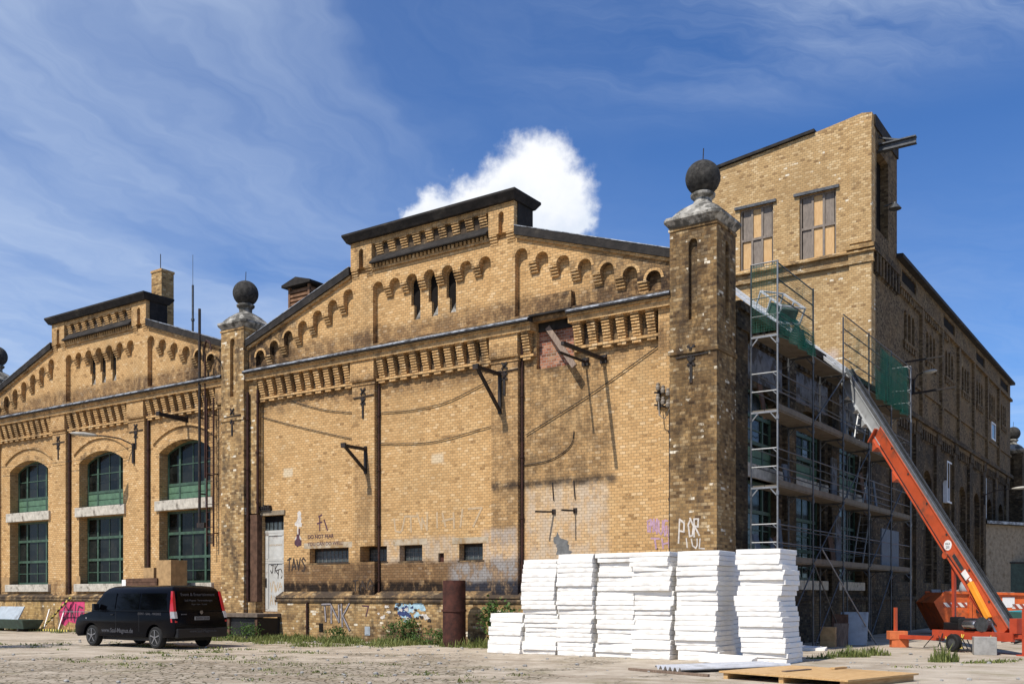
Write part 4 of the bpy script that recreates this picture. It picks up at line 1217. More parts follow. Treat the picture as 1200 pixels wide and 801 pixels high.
q.box(-7.2, 0.1, TV - 0.15, TV + 0.01, 14.96, 15.06); q.box(-7.2, 0.05, TV - 0.06, TV + 0.01, 15.062, 15.36)
q.box(-0.9, 0.08, TV - 0.13, TV + 0.01, 15.062, 15.38)
q.build('string_course', M['tower'], tower)
q = MB(); q.panel([(TV - 0.22, 15.37), (TV - 0.22, 15.43), (TV + .0, 15.57), (TV + .01, 15.37)], [], -7.2, 0.16, 'yz')
q.box(-0.98, 0.14, TV - 0.24, TV - 0.09, 15.52, 15.68); q.build('ledge', M['sooty'], tower)
q = MB(); q.box(0.0, 0.16, TV - 0.2, 19.7, 15.4, 15.68); q.build('side_ledge', M['side'], tower)
q = MB(); q.box(-0.01, 0.02, TV + .2, 19.6, 14.55, 15.38)
for i in range(8):
    v = TV + 0.25 + i * 0.5; q.box(0.0, 0.13, v, v + 0.24, 14.6, 15.39)
q.build('side_corbels', M['side'], tower)
for k, (a, b, z0, z1) in enumerate(tw):
    f = MB(); f.panel(rect(a, b, z0, z1), [rect(a + .07, b - .07, z0 + .06, z1 - .08)], TV + 0.1, TV + 0.2)
    wd = (b - a - .14)
    for i in (1, 2): f.box(a + .07 + wd * i / 3 - .045, a + .07 + wd * i / 3 + .045, TV + .09, TV + .19, z0 + .06, z1 - .08)
    zm = z0 + (z1 - z0) * 0.49; f.box(a + .07, b - .07, TV + .085, TV + .18, zm - .05, zm + .05)
    fo = f.build('window', M['ply_grey'], tower)
    pat = (('G', 'Y', 'G'), ('Y', 'G', 'Y')) if k == 0 else (('G', 'Y', 'G'), ('G', 'Y', 'Y'))
    for row in range(2):
        for i in range(3):
            x0 = a + .07 + wd * i / 3 + .05; x1 = a + .07 + wd * (i + 1) / 3 - .05
            zz = (zm + .05, z1 - .08) if row == 0 else (z0 + .06, zm - .05)
            p = MB(); p.box(x0 - .01, x1 + .01, TV + .14, TV + .16, *zz)
            p.build('board', M['ply_window'] if pat[row][i] == 'Y' else M['ply_grey'], fo)
    l = MB(); l.box(a - .22, b + .14, TV - .10, TV + .14, z1 + .003, z1 + .12); l.build('lintel', M['dark_steel'], fo)
# hoist beam
q = MB()
for zz in (19.72, 19.98): q.box(-0.3, 1.45, 16.62, 16.86, zz, zz + 0.05)
q.box(-0.3, 1.45, 16.72, 16.76, 19.77, 19.98)
q.beam((-0.1, 16.74, 20.35), (0.9, 16.74, 20.0), 0.06, 0.06); q.beam((0.0, 17.6, 20.02), (1.3, 16.9, 20.0), 0.06, 0.06)
q.build('hoist_beam', M['dark_steel'], tower)
q = MB(); q.tube([(0.0, 17.5, 17.75), (0.35, 17.5, 17.8)], 0.03, 6); q.lathe([(0.05, 0.18), (0.08, 0.12), (0.26, -0.1), (0.24, -0.11)], (0.45, 17.5, 17.65), 14); q.build('yard_lamp', M['dark_steel'], tower)

# ================================================================== WING
wing = bthing('brick_wing', 'long shaded brick upper wing with grouped narrow windows and dark roof edge', 'building')
holes = []
for n_ in range(7):
    c = 21.95 + 4.4 * n_
    holes += [arch(c + d, 0.52, 12.95, 14.05, 0.26, 8) for d in (-0.75, 0, 0.75)]
OPN = [(20.6, 23.3), (29.4, 32.2), (38.5, 41.3), (47.2, 50.4)]
q = MB(); q.panel(rect(19.7, 51.4, 9.5, 16.2), holes + [rect(a, b, 15.45, 16.0) for a, b in OPN], 0.0, -0.5, 'yz')
q.box(-14, -13.5, 19.7, 51.4, 9.5, 16.2); q.box(-13.5, -0.5, 50.9, 51.4, 9.5, 16.2); q.box(-13.5, -7.2, 19.7, 20.2, 9.5, 16.2)
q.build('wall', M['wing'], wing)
q = MB()
for n_ in range(7):
    c = 21.95 + 4.4 * n_
    q = MB(); q.box(-0.30, -0.25, c - 1.2, c + 1.2, 12.9, 14.4); q.build('window_backing', M['dark'], wing)
for a, b in OPN:
    q = MB(); q.box(-0.12, -0.07, a - .1, b + .1, 15.35, 16.1); q.build('attic_opening_dark', M['dark'], wing)  # black sheet close behind the wall, painted as the dark inside
for n_ in range(7):
    c = 21.95 + 4.4 * n_
    f = MB()
    for d in (-0.75, 0, 0.75):
        f.panel(arch(c + d, 0.52, 12.95, 14.05, 0.26, 8), [arch(c + d, 0.42, 13.0, 14.03, 0.21, 8)], -0.2, -0.15, 'yz')
        f.box(-0.19, -0.16, c + d - .21, c + d + .21, 13.5, 13.54)
    fo = f.build('window', M['timber_dark'], wing)
    p = MB(); p.box(-0.22, -0.2, c - 1.05, c + 1.05, 12.93, 14.32); p.build('pane', M['glass'], fo)
    s_ = MB(); s_.box(-0.01, 0.10, c - 1.2, c + 1.2, 12.80, 12.92)
    for i in range(5): s_.box(-0.01, 0.08, c - 1.1 + i * .48, c - .86 + i * .48, 12.55, 12.798)
    s_.build('sill', M['wing'], fo)
for v in (24.15, 28.55, 32.95, 37.35, 41.75, 46.15):
    q = MB(); q.box(-0.01, 0.14, v - 0.2, v + 0.2, 9.95, 15.0); q.build('pilaster', M['wing'], wing)
q = MB(); q.box(-0.01, 0.16, 19.72, 51.4, 15.0, 15.16); q.build('string_course', M['wing'], wing)
q = MB(); q.box(-0.01, 0.02, 19.9, 30.4, 14.7, 14.999)
for i in range(26):
    v = 20.0 + i * 0.4; q.box(-0.01, 0.12, v, v + 0.2, 14.72, 14.998)
q.build('corbels', M['wing'], wing)
q = MB(); q.box(-0.01, 0.08, 19.72, 51.4, 11.15, 11.3); q.build('lower_string_course', M['wing'], wing)
q = MB(); q.panel([(-14.3, 16.2), (0.28, 16.2), (0.28, 16.36), (-7, 17.0), (-14.3, 16.36)], [], 19.6, 51.7); q.build('roof', M['tar'], wing)
f = MB(); f.panel(rect(43.55, 45.0, 11.45, 12.55), [rect(43.64, 44.91, 11.54, 12.46)], -0.1, 0.06, 'yz'); fo = f.build('window', M['white_frame'], wing)
p = MB(); p.box(-0.06, 0.02, 43.63, 44.92, 11.53, 12.47); p.build('pane', M['glass'], fo)

# lamps and rods on the shaded wall
def wall_lamp(label, u, v, z, reach, head, root_dir=(1, 0, 0), group=None, drop=0.3):
    t = bthing('wall_lamp', label, 'lamp', u, v, z, group=group)
    d = Vector(root_dir).normalized()
    q = MB(); q.tube([Vector((0, 0, -drop)), Vector((0, 0, 0)) + d * 0.05, d * reach * 0.35 + Vector((0, 0, 0.22)), d * reach * 0.75 + Vector((0, 0, 0.30)), d * reach + Vector((0, 0, 0.30))], 0.03, 8); q.build('arm', M['iron'], t, smooth='all')
    q = MB(); a = d * (reach - 0.1) + Vector((0, 0, 0.30)); b = d * (reach + head) + Vector((0, 0, 0.36)); sd = d.cross(Vector((0, 0, 1)))
    rings = []
    for i, (k, wd, hh) in enumerate(((0, .05, .04), (.15, .11, .07), (.5, .16, .10), (.85, .13, .07), (1, .03, .02))):
        c = a + (b - a) * k
        rings.append([c + sd * wd * cos(th) + Vector((0, 0, 1)) * hh * sin(th) for th in [2 * pi * j / 12 for j in range(12)]])
    q.loft(rings); q.build('lamp_head', M['lamp_shell'], t, smooth='all')
    q = MB(); q.box(-0.06, 0.06, -0.04, 0.04, -drop - 0.3, 0.05); q.build('bracket', M['iron'], t)
    return t
wall_lamp('pale street lamp head on a curved arm fixed to the left hall front', -26.22, VP - 0.04, 7.95, 1.5, 0.95, (-0.62, -0.78, 0), drop=0.5)
wall_lamp('pale lamp on the shaded side wall above the lean-to annex at far right', 0.02, 41.0, 7.7, 1.6, 0.9, (1, 0.1, 0))
wall_lamp('small pale lamp on the dark wing wall above the scaffold end', 0.12, 22.2, 11.35, 0.5, 0.5, (1, 0.2, 0))
q = MB(); q.beam((0, 0, 0), (1.6, 0.2, 0.1), 0.07, 0.07); q.beam((0, 1.2, -1.2), (1.9, 1.2, -1.1), 0.07, 0.09); q.beam((0.05, 0.0, -0.02), (0.05, 1.2, -1.2), 0.06, 0.06)
tag(q.build('steel_outrigger', M['iron'], None, W(0.05, 20.8, 11.9), (0, 0, ANG)), 'dark iron cantilever bars sticking out of the wing wall near the tower corner', 'bracket')

# ================================================================== ANNEX
A0 = Vector((29.3, 62.0, 0))
an = thing('brick_annex', 'low rendered lean-to building at right edge half in shade', 'building', A0, radians(30))
q = MB(); q.box(0, 16, 0, 8, 0, 6.0); q.build('wall', M['render'], an)
q = MB(); q.box(-0.2, 16.3, -0.3, 8.2, 6.002, 6.22); q.build('roof', M['tar'], an)
q = MB(); q.box(-0.22, 16.3, -0.33, -0.301, 6.03, 6.2); q.build('gutter', M['zinc'], an)
gd = bthing('green_gate', 'dark green panel gate standing between the side wall and the annex', 'gate', 0.3, 44.0, 0, radians(32))
q = MB(); q.box(0, 5.2, 0, 0.1, 0.1, 3.6); q.build('gate_panel', M['tarp'], gd)
q = MB()
for x in (0, 1.7, 3.4, 5.1): q.box(x, x + .1, -0.06, 0.0, 0, 3.7)
q.box(0, 5.2, -0.05, 0, 3.6, 3.7); q.build('gate_frame', M['iron'], gd)

# ================================================================== WALL BRACKETS, CABLES, LADDER, POLE
def bracket(label, u, v, z, L, strut, name='wall_bracket'):
    t = bthing(name, label, 'bracket', u, v, z, group='iron brackets on the brick front')
    q = MB(); q.beam((0, 0, 0), (0, -L, 0), 0.11, 0.10); q.box(-0.13, 0.07, -L - 0.04, -L + 0.04, -0.07, 0.09); q.build('arm', M['iron'], t)
    q = MB(); q.beam((0, -L + 0.05, -0.04), (0, -0.03, -strut), 0.09, 0.08); q.build('strut', M['iron'], t)
    q = MB(); q.box(-0.06, 0.06, -0.05, 0.0, -strut - 0.1, 0.1); q.build('back_bar', M['iron'], t)
bracket('triangular iron bracket low on the left pilaster of the blind front', -13.05, VP, 6.66, 1.07, 0.75)
bracket('triangular iron bracket high on the middle pilaster beside the square opening', -7.35, VP, 8.55, 1.25, 1.15)
bracket('iron bracket above the right arched window of the left hall', -23.0, VW, 8.75, 1.35, 0.12)
for (lab, u, L) in (('long iron bar jutting from the front just right of the square opening', -3.74, 2.35), ('shorter thin iron bar jutting under the square opening', -4.36, 1.55)):
    q = MB(); q.beam((0, 0, 0), (0, -L, 0), 0.10 if L > 2 else 0.06, 0.10 if L > 2 else 0.06); q.box(-0.11, 0.11, -0.06, 0.0, -0.12, 0.12); q.tube([(0, -0.05, 0), (0.14, -0.1, 0.05)], 0.03, 6)
    tag(q.build('iron_bar', M['iron'], None, W(u, VW, 8.58), (0, 0, ANG)), lab, 'iron bar')
q = MB(); q.beam((0, 0, 0), (1.2, -0.40, -1.42), 0.17, 0.08, (0, -1, 0.3))
tag(q.build('plank', M['plank'], None, W(-5.72, 0.45, 9.82), (0, 0, ANG)), 'weathered plank leaning out of the bricked-up square opening', 'plank')
for (lab, u, sx) in (('left of two small iron hooks on the whitewashed brick patch', -5.48, -0.28), ('right of two small iron hooks on the whitewashed brick patch', -4.72, -0.1)):
    q = MB(); q.beam((0, 0, 0), (sx, -0.62, -0.02), 0.05, 0.05); q.box(-0.06, 0.06, -0.04, 0, -0.08, 0.08); q.beam((0, -0.02, 0.35), (-0.05, -0.02, 0.9), 0.03, 0.03)
    tag(q.build('iron_hook', M['iron'], None, W(u, VW, 4.15), (0, 0, ANG)), lab, 'hook')
def cable(lab, pts, v, r=0.014):
    ps = []
    P = [Vector((a, v, b)) for a, b in pts]
    for i in range(len(P) - 1):
        p0 = P[max(0, i - 1)]; p1 = P[i]; p2 = P[i + 1]; p3 = P[min(len(P) - 1, i + 2)]
        for k in range(6):
            t = k / 6
            ps.append(0.5 * ((2 * p1) + (-p0 + p2) * t + (2 * p0 - 5 * p1 + 4 * p2 - p3) * t * t + (-p0 + 3 * p1 - 3 * p2 + p3) * t ** 3))
    ps.append(P[-1])
    base = ps[0].copy()
    q = MB(); q.tube([p - base for p in ps], r, 5)
    tag(q.build('cable', M['black'], None, W(base.x, base.y, base.z), (0, 0, ANG)), lab, 'cable')
cable('lower sagging black cable strung across the left part of the blind front', [(-18.53, 8.36), (-16.46, 7.78), (-13.62, 7.06), (-12.5, 6.84), (-10.24, 6.7), (-8.13, 6.95), (-6.66, 7.13)], 0.39)
cable('upper sagging black cable running to the high iron bracket', [(-16.91, 8.79), (-15.37, 8.32), (-13.7, 8.02), (-12.5, 7.9), (-10.97, 7.85), (-9.52, 7.98), (-7.75, 8.5)], 0.39)
cable('straight thin cable rising to the right corner pillar below the iron bars', [(-6.5, 6.59), (-4.06, 7.65), (-1.84, 8.77)], 0.39)
cable('looped loose wire hanging in the dark stained brick panel', [(-6.6, 5.65), (-5.6, 5.75), (-4.9, 6.1), (-4.75, 6.55)], 0.40)
cable('thin wire running level above the arched windows of the left hall', [(-37.0, 7.75), (-33, 7.6), (-29, 7.62), (-26.2, 7.85)], 0.14, 0.01)
# small insulators
q = MB()
for i in range(3):
    for (dz_) in (0, 0.32):
        q.lathe([(0.02, -.1), (0.06, -.08), (0.075, 0), (0.05, .05), (0.06, .1), (0.02, .13)], (-0.15 + i * .17, -0.14 - .03 * i, dz_ - 0.1 * i), 10)
io = q.build('insulator', M['insul'])
ins = bthing('insulator_rack', 'cluster of old porcelain insulators on an iron rack beside the corner pillar', 'insulators', -1.65, VP, 7.15)
io.parent = ins
q = MB(); q.beam((-.3, -.06, -.15), (.3, -.06, -.3), .05, .05); q.beam((-.3, -.06, .2), (.3, -.06, .1), .05, .05); q.box(.16, .22, -.06, 0, -.75, .3); q.box(-.2, -.14, -.08, 0, -.3, .4); q.build('rack', M['iron'], ins)
q = MB(); q.tube([(-.1, -.2, -.1), (-.05, -.26, -.5), (.1, -.24, -.62), (.25, -.2, -.3), (.2, -.15, 0)], 0.02, 6); q.build('loose_wire', M['insul'], ins)
# ladder and poles on the left hall
ld = bthing('wall_ladder', 'rusty iron ladder fixed to the front between the last arched window and pillar', 'ladder', -21.05, VP, 0)
for x in (-0.2, 0.2):
    q = MB(); q.box(x - .025, x + .025, -0.24, -0.19, 3.5, 9.3); q.build('rail', M['rustpipe'], ld)
for i in range(19):
    q = MB(); q.tube([(-0.2, -0.215, 3.65 + i * .3), (0.2, -0.215, 3.65 + i * .3)], 0.013, 6); q.build('rung', M['rustpipe'], ld)
for z in (4.0, 6.3, 8.6):
    for x in (-0.2, 0.2):
        q = MB(); q.box(x - .02, x + .02, -0.2, 0.14, z, z + .04); q.build('standoff', M['rustpipe'], ld)
q = MB(); q.tube([(0, 0, 4.4), (0, 0, 12.9)], 0.055, 8); q.beam((0, 0, 8.6), (0, 0.3, 8.6), .05, .05); q.beam((0, 0, 5.6), (0, 0.3, 5.6), .05, .05); q.box(-.1, .35, -.06, .06, 4.25, 4.45)
tag(q.build('iron_pole', M['iron'], None, W(-21.75, 0.05, 0), (0, 0, ANG)), 'tall dark iron pole in front of the right arched window reaching past the eaves', 'pole')
q = MB(); q.tube([(0, 0, 6.2), (0, 0, 11.0), (0.1, -.1, 11.35), (0.45, -.3, 11.5), (.9, -.5, 11.3), (1.05, -.55, 11.0)], 0.035, 8)
tag(q.build('gooseneck_pipe', M['rustpipe'], None, W(-21.45, 0.08, 0), (0, 0, ANG)), 'rusty gooseneck pipe with a curved top beside the iron ladder', 'pipe')

# ================================================================== LOADING DOCK AND CRATES
dk = bthing('loading_dock', 'dark loading platform below the pale door behind the van', 'platform', -21.2, 0)
q = MB(); q.box(-5.6, 4.05, -1.05, 0.09, 0.80, 0.93); q.build('slab', M['dark_slab'], dk, bevel=0.01)
q = MB(); q.box(-5.5, 3.98, -0.92, 0.08, 0, 0.758); q.build('shadow_front', M['black'], dk)  # black box stands for the shadowed void under the slab
q = MB()
for x in (-5.0, -2.5, 0, 2.4, 3.9): q.box(x - .06, x + .06, -0.98, -0.92, 0, 0.757)
q.build('posts', M['timber_dark'], dk)
def crate(name, lab, cat, u, v, z, sx, sy, sz, mat, rot=0.0, boards=True):
    q = MB(); q.box(-sx / 2, sx / 2, -sy / 2, sy / 2, 0, sz)
    if boards:
        n = max(2, int(sz / .16))
        for i in range(n):
            q.box(-sx / 2 - .012, sx / 2 + .012, -sy / 2 - .012, -sy / 2 - .001, i * sz / n + .008, (i + 1) * sz / n - .008)
            q.box(sx / 2 + .001, sx / 2 + .012, -sy / 2, sy / 2, i * sz / n + .008, (i + 1) * sz / n - .008)
    return tag(q.build(name, mat, None, W(u, v, z), (0, 0, ANG + rot), bevel=0.006), lab, cat)
crate('timber_crate', 'low dark timber crate on the loading platform behind the van roof', 'crate', -24.15, -0.45, 0.93, 2.0, 0.9, 1.35, M['timber_dark'])
crate('cardboard_box', 'worn tan box standing beside the dark crate under the right green window', 'box', -22.85, -0.42, 0.93, 0.85, 0.8, 2.05, M['cardboard'], 0.05, False)
crate('cardboard_box', 'small tan box stacked on the low dark timber crate', 'box', -23.9, -0.42, 2.28, 0.8, 0.6, 0.42, M['cardboard'], -0.12, False)
crate('white_box', 'small white box left of the dark crate on the loading platform', 'box', -25.4, -0.5, 0.93, 0.5, 0.5, 1.3, M['white'], 0.1, False)

# ================================================================== VAN
van = bthing('van', 'black passenger van with silver lettering parked before the left hall', 'van', -13.9, -7.05, 0, pi)
# local: x forward (along -u), y to the driver's left... rear at x=0; near side is y=0, far side y=-1.9
def van_body():
    m_ = MB(); bm = m_.bm
    wr = 0.40
    def wheel_arc(cx):
        return [(cx - wr * cos(a), 0.33 + wr * sin(a) * 1.0) for a in [pi * k / 10 for k in range(11)]]
    low = [(0.02, 0.36)] + [(x, max(z, 0.30)) for x, z in wheel_arc(0.92)] + [(x, max(z, 0.30)) for x, z in wheel_arc(4.12)] + [(4.85, 0.30), (4.98, 0.42), (5.0, 0.62), (4.93, 0.84), (4.72, 0.97), (4.1, 1.10), (0.03, 1.10), (-0.05, 0.9), (-0.07, 0.55)]
    def side(y0, y1, poly):
        tris = tessellate_polygon([[Vector((p[0], p[1], 0)) for p in poly]])
        a = [bm.verts.new((p[0], y0, p[1])) for p in poly]; b = [bm.verts.new((p[0], y1, p[1])) for p in poly]
        for t in tris:
            bm.faces.new([a[i] for i in t]); bm.faces.new([b[i] for i in reversed(t)])
        n = len(poly)
        for i in range(n):
            j = (i + 1) % n
            bm.faces.new((a[i], a[j], b[j], b[i]))
        return a, b
    side(0.0, -1.9, low)
    # greenhouse: tapered towards the roof
    up = [(0.03, 1.098, 0.0), (0.10, 1.45, 0.06), (0.17, 1.74, 0.12), (0.26, 1.84, 0.20), (0.5, 1.885, 0.27), (2.6, 1.90, 0.27), (3.2, 1.87, 0.26), (3.42, 1.80, 0.20), (3.75, 1.52, 0.12), (4.12, 1.098, 0.0)]
    # cross sections per station would be heavier; use belt / shoulder / roof lines
    belt = [(0.03, 1.098), (4.12, 1.098)]
    prof = [(0.03, 4.14, 1.098, 0.0), (0.09, 3.98, 1.28, 0.022), (0.15, 3.76, 1.52, 0.06), (0.20, 3.58, 1.70, 0.10), (0.26, 3.45, 1.80, 0.16), (0.36, 3.30, 1.86, 0.25), (0.62, 3.05, 1.895, 0.45)]
    rings = [[(x0, -ins_, z), (x1, -ins_ - 0.02 * (z > 1.2), z), (x1, -1.9 + ins_ + 0.02 * (z > 1.2), z), (x0, -1.9 + ins_, z)] for x0, x1, z, ins_ in prof]
    m_.loft(rings)
    return m_
body = van_body().build('body', M['van'], van, bevel=0.03, smooth=35)
# glazing
def on_side(z):     # inset of the near flank at height z
    pr = [(1.098, 0), (1.28, 0.022), (1.52, 0.06), (1.70, 0.10), (1.80, 0.16)]
    for (a, b), (c, d) in zip(pr, pr[1:]):
        if a <= z <= c: return b + (d - b) * (z - a) / (c - a)
    return 0.16
def side_window(pts, name='side_window'):
    for sgn in (0, 1):
        q = MB()
        f = []; g_ = []
        for (x, z) in pts:
            y = -on_side(z)
            yo, yi = y + 0.006, y - 0.03
            if sgn: yo, yi = -1.9 - yo, -1.9 - yi
            f.append(q.bm.verts.new((x, yo, z))); g_.append(q.bm.verts.new((x, yi, z)))
        q.bm.faces.new(f); q.bm.faces.new(g_[::-1])
        for i in range(len(f)):
            j = (i + 1) % len(f); q.bm.faces.new((f[i], f[j], g_[j], g_[i]))
        q.build(name, M['vanglass'], van)
side_window([(0.32, 1.16), (1.62, 1.16), (1.62, 1.66), (0.42, 1.66)])
side_window([(1.70, 1.16), (2.78, 1.16), (2.78, 1.66), (1.70, 1.66)])
side_window([(2.88, 1.16), (3.86, 1.16), (3.76, 1.30), (3.50, 1.60), (3.42, 1.66), (2.88, 1.66)], 'door_window')
q = MB(); q.loft([[(0.045, -0.16, 1.16), (0.045, -1.74, 1.16), (0.10, -1.74, 1.16), (0.10, -0.16, 1.16)], [(0.165, -0.24, 1.72), (0.165, -1.66, 1.72), (0.22, -1.66, 1.72), (0.22, -0.24, 1.72)]])
q.build('rear_window', M['vanglass'], van)
q = MB(); q.loft([[(4.10, -0.12, 1.14), (4.10, -1.78, 1.14), (4.05, -1.78, 1.14), (4.05, -0.12, 1.14)], [(3.52, -0.22, 1.76), (3.52, -1.68, 1.76), (3.47, -1.68, 1.76), (3.47, -0.22, 1.76)]])
q.build('windscreen', M['vanglass'], van)
for y in (-0.03, -1.87):
    s_ = 1 if y > -1 else -1
    q = MB()
    q.loft([[(-0.065, y + .02 * s_, .80), (-0.065, y - .05 * s_, .80), (0.10, y - .05 * s_, .80), (0.13, y + .035 * s_, .80)],
            [(0.015, y + .02 * s_, 1.12), (0.015, y - .065 * s_, 1.12), (0.14, y - .065 * s_, 1.12), (0.18, y + .036 * s_, 1.12)],
            [(0.095, y - .005 * s_, 1.45), (0.095, y - .10 * s_, 1.45), (0.18, y - .10 * s_, 1.45), (0.22, y - .02 * s_, 1.45)],
            [(0.15, y - .055 * s_, 1.72), (0.15, y - .10 * s_, 1.72), (0.20, y - .10 * s_, 1.72), (0.25, y - .065 * s_, 1.72)]])
    tl = q.build('tail_lamp', M['lamp_red'], van, smooth=30)
    q = MB()
    q.loft([[(-0.062, y + .03 * s_, .92), (-0.068, y - .058 * s_, .92), (0.10, y - .058 * s_, .92), (0.14, y + .042 * s_, .92)],
            [(0.002, y + .03 * s_, 1.12), (-0.002, y - .072 * s_, 1.12), (0.13, y - .072 * s_, 1.12), (0.16, y + .042 * s_, 1.12)]])
    q.build('reversing_lens', M['lamp_clear'], tl)
q = MB(); q.box(-0.13, 0.05, -1.86, -0.04, 0.34, 0.62); q.build('bumper', M['trimblack'], van, bevel=0.04)
pl_ = MB(); pl_.box(-0.085, -0.055, -1.22, -0.70, 0.86, 0.97); plo = pl_.build('number_plate', M['plate'], van)
RZ = -pi / 2
text_mesh('plate_text', 'B-MW 2038', 0.095, M['black'], plo, (-0.087, -0.96, 0.882), (radians(90), 0, RZ), 0.001)
q = MB()
q.lathe([(0.0, -0.004), (0.09, -0.004), (0.09, 0.012), (0.072, 0.012), (0.072, 0.0)], (0, 0, 0), 24, False)
for k in range(3):
    a = pi / 2 + k * 2 * pi / 3; q.beam((0, 0, 0.006), (0.08 * cos(a), 0.08 * sin(a), 0.006), 0.018, 0.012, (0, 0, 1))
q.build('emblem', M['alloy'], van, (-0.035, -0.96, 1.09), (radians(90), 0, RZ)).scale = (0.6, 0.6, 0.6)
q = MB(); q.box(-0.06, -0.03, -0.42, -0.24, 1.02, 1.05); q.build('tailgate_handle', M['lettering'], van)
for (body_, sz, z, x) in (('Event & Entertainment', 0.135, 1.58, 0.123), ('Saal-Magnus  Veranstaltungen', 0.085, 1.42, 0.085), ('Musik - Licht - Technik', 0.06, 1.31, 0.058)):
    text_mesh('lettering', body_, sz, M['lettering'], van, (x - 0.012, -0.95, z), (radians(90 - 13), 0, RZ), 0.001)
text_mesh('lettering', 'www.Saal-Magnus.de', 0.115, M['lettering'], van, (-0.138, -0.95, 0.50), (radians(90), 0, RZ), 0.001)
text_mesh('lettering', 'www.Saal-Magnus.de', 0.19, M['lettering'], van, (2.75, 0.004, 0.46), (radians(90), 0, pi), 0.001, bold=True)
text_mesh('lettering', 'EVENT - SAAL - MAGNUS', 0.10, M['lettering'], van, (1.15, 0.004, 1.01), (radians(90), 0, pi), 0.001)
def wheel(x, y, s_):
    t = MB(); prof = [(0.20, -0.10), (0.30, -0.105), (0.325, -0.08), (0.335, 0), (0.325, 0.08), (0.30, 0.105), (0.20, 0.10)]
    n = 28
    t.loft([[(x + r * cos(2 * pi * k / n), y + h, 0.335 + r * sin(2 * pi * k / n)) for k in range(n)] for r, h in prof], True)
    wo = t.build('wheel', M['rubber'], van, smooth=40)
    rm = MB()
    for k in range(5):
        a = 2 * pi * k / 5 + 0.3
        rm.beam((x, y + s_ * 0.102, 0.335), (x + 0.21 * cos(a), y + s_ * 0.102, 0.335 + 0.21 * sin(a)), 0.02, 0.06, (0, 1, 0)) if False else rm.box(0, 0.215, -0.012, 0.012, -0.02, 0.02, Matrix.Translation((x, y + s_ * 0.106, 0.335)) @ Matrix.Rotation(-a, 4, 'Y'))
    rm.loft([[(x + r * cos(2 * pi * k / n), y + s_ * h, 0.335 + r * sin(2 * pi * k / n)) for k in range(n)] for r, h in ((0.228, 0.09), (0.235, 0.108), (0.225, 0.108), (0.22, 0.09))], False)
    rm.loft([[(x + r * cos(2 * pi * k / 12), y + s_ * h, 0.335 + r * sin(2 * pi * k / 12)) for k in range(12)] for r, h in ((0.05, 0.09), (0.05, 0.122))], True)
    rm.build('rim', M['alloy'], wo, smooth=40)
for x in (0.92, 4.12):
    wheel(x, -0.13, 1); wheel(x, -1.77, -1)
q = MB(); q.loft([[(3.62, 0.02, 1.12), (3.74, 0.02, 1.12), (3.74, 0.22, 1.14), (3.62, 0.22, 1.14)], [(3.64, 0.03, 1.34), (3.74, 0.03, 1.34), (3.74, 0.22, 1.34), (3.64, 0.22, 1.34)]]); q.build('wing_mirror', M['trimblack'], van, bevel=0.02)
q = MB(); q.box(4.35, 4.40, -0.003, 0.006, 0.86, 0.90); q.build('side_indicator', M['lamp_clear'], van)
for (x0) in (2.82, 1.66):
    q = MB(); q.box(x0 - .006, x0 + .006, -0.01, 0.0015, 0.5, 1.09); q.build('door_seam', M['black'], van)
q = MB(); q.box(2.92, 3.06, -0.01, 0.022, 0.99, 1.02); q.build('door_handle', M['trimblack'], van)
q = MB(); q.box(0.5, 4.6, -1.7, -0.2, 0.22, 0.36); q.build('underbody', M['black'], van)
q = MB(); q.loft([[(4.70, -0.08, 0.66), (4.99, -0.14, 0.66), (4.99, -0.5, 0.66), (4.9, -0.5, 0.66)], [(4.62, -0.07, 0.90), (4.86, -0.12, 0.90), (4.86, -0.5, 0.90), (4.8, -0.5, 0.90)]]); q.build('headlight', M['lamp_clear'], van)

# ================================================================== RUSTY PIPE SECTION
rp = bthing('rusty_pipe', 'upright rusty steel pipe section standing on the ground by the wall', 'pipe', -8.35, -0.85)
q = MB(); q.lathe([(0.36, 0.0), (0.36, 1.10), (0.345, 1.11), (0.345, 1.13), (0.36, 1.14), (0.355, 2.06), (0.335, 2.06), (0.33, 0.3)], (0, 0, 0), 32, False); q.build('shell', M['rust'], rp, smooth=50)
q = MB(); q.lathe([(0.361, -0.035), (0.385, -0.03), (0.385, 0.03), (0.361, 0.035)], (0, 0, 1.12), 32, False); q.build('flange', M['rust'], rp, smooth=40)
q = MB(); q.lathe([(0.32, 0.0), (0.32, 0.05)], (0, 0, 0.4), 24); q.build('bottom_plate', M['dark'], rp)

# ================================================================== FOAM BOARDS
bw_, bd_, bh_ = 1.085, 1.12, 0.122
def foam_mesh(seed):
    r_ = random.Random(seed); q = MB()
    def ring(z, inset):
        pts = []
        n = 9
        cs = [(-bw_ / 2, -bd_ / 2), (bw_ / 2, -bd_ / 2), (bw_ / 2, bd_ / 2), (-bw_ / 2, bd_ / 2)]
        for (x0, y0), (x1, y1) in zip(cs, cs[1:] + cs[:1]):
            for i in range(n):
                t = i / n; nx, ny = (y1 - y0), -(x1 - x0); L = sqrt(nx * nx + ny * ny)
                d = r_.uniform(-.004, .004) - inset - (r_.uniform(0, .035) if (i == 0 and r_.random() < .35) else 0) - (r_.uniform(.005, .02) if r_.random() < .06 else 0)
                pts.append((x0 + (x1 - x0) * t + nx / L * d, y0 + (y1 - y0) * t + ny / L * d, z + r_.uniform(-.0015, .0015)))
        return pts
    q.loft([ring(0.003, .007), ring(0.012, 0), ring(bh_ - .012, 0), ring(bh_ - .003, .007)])
    return q
board0 = foam_mesh(1).build('foam_board', M['foam'], None, smooth=30)
variants = [board0.data]
for k in range(2, 7):
    t_ = foam_mesh(k).build('foam_board', M['foam'], None, smooth=30)
    variants.append(t_.data); bpy.data.objects.remove(t_)
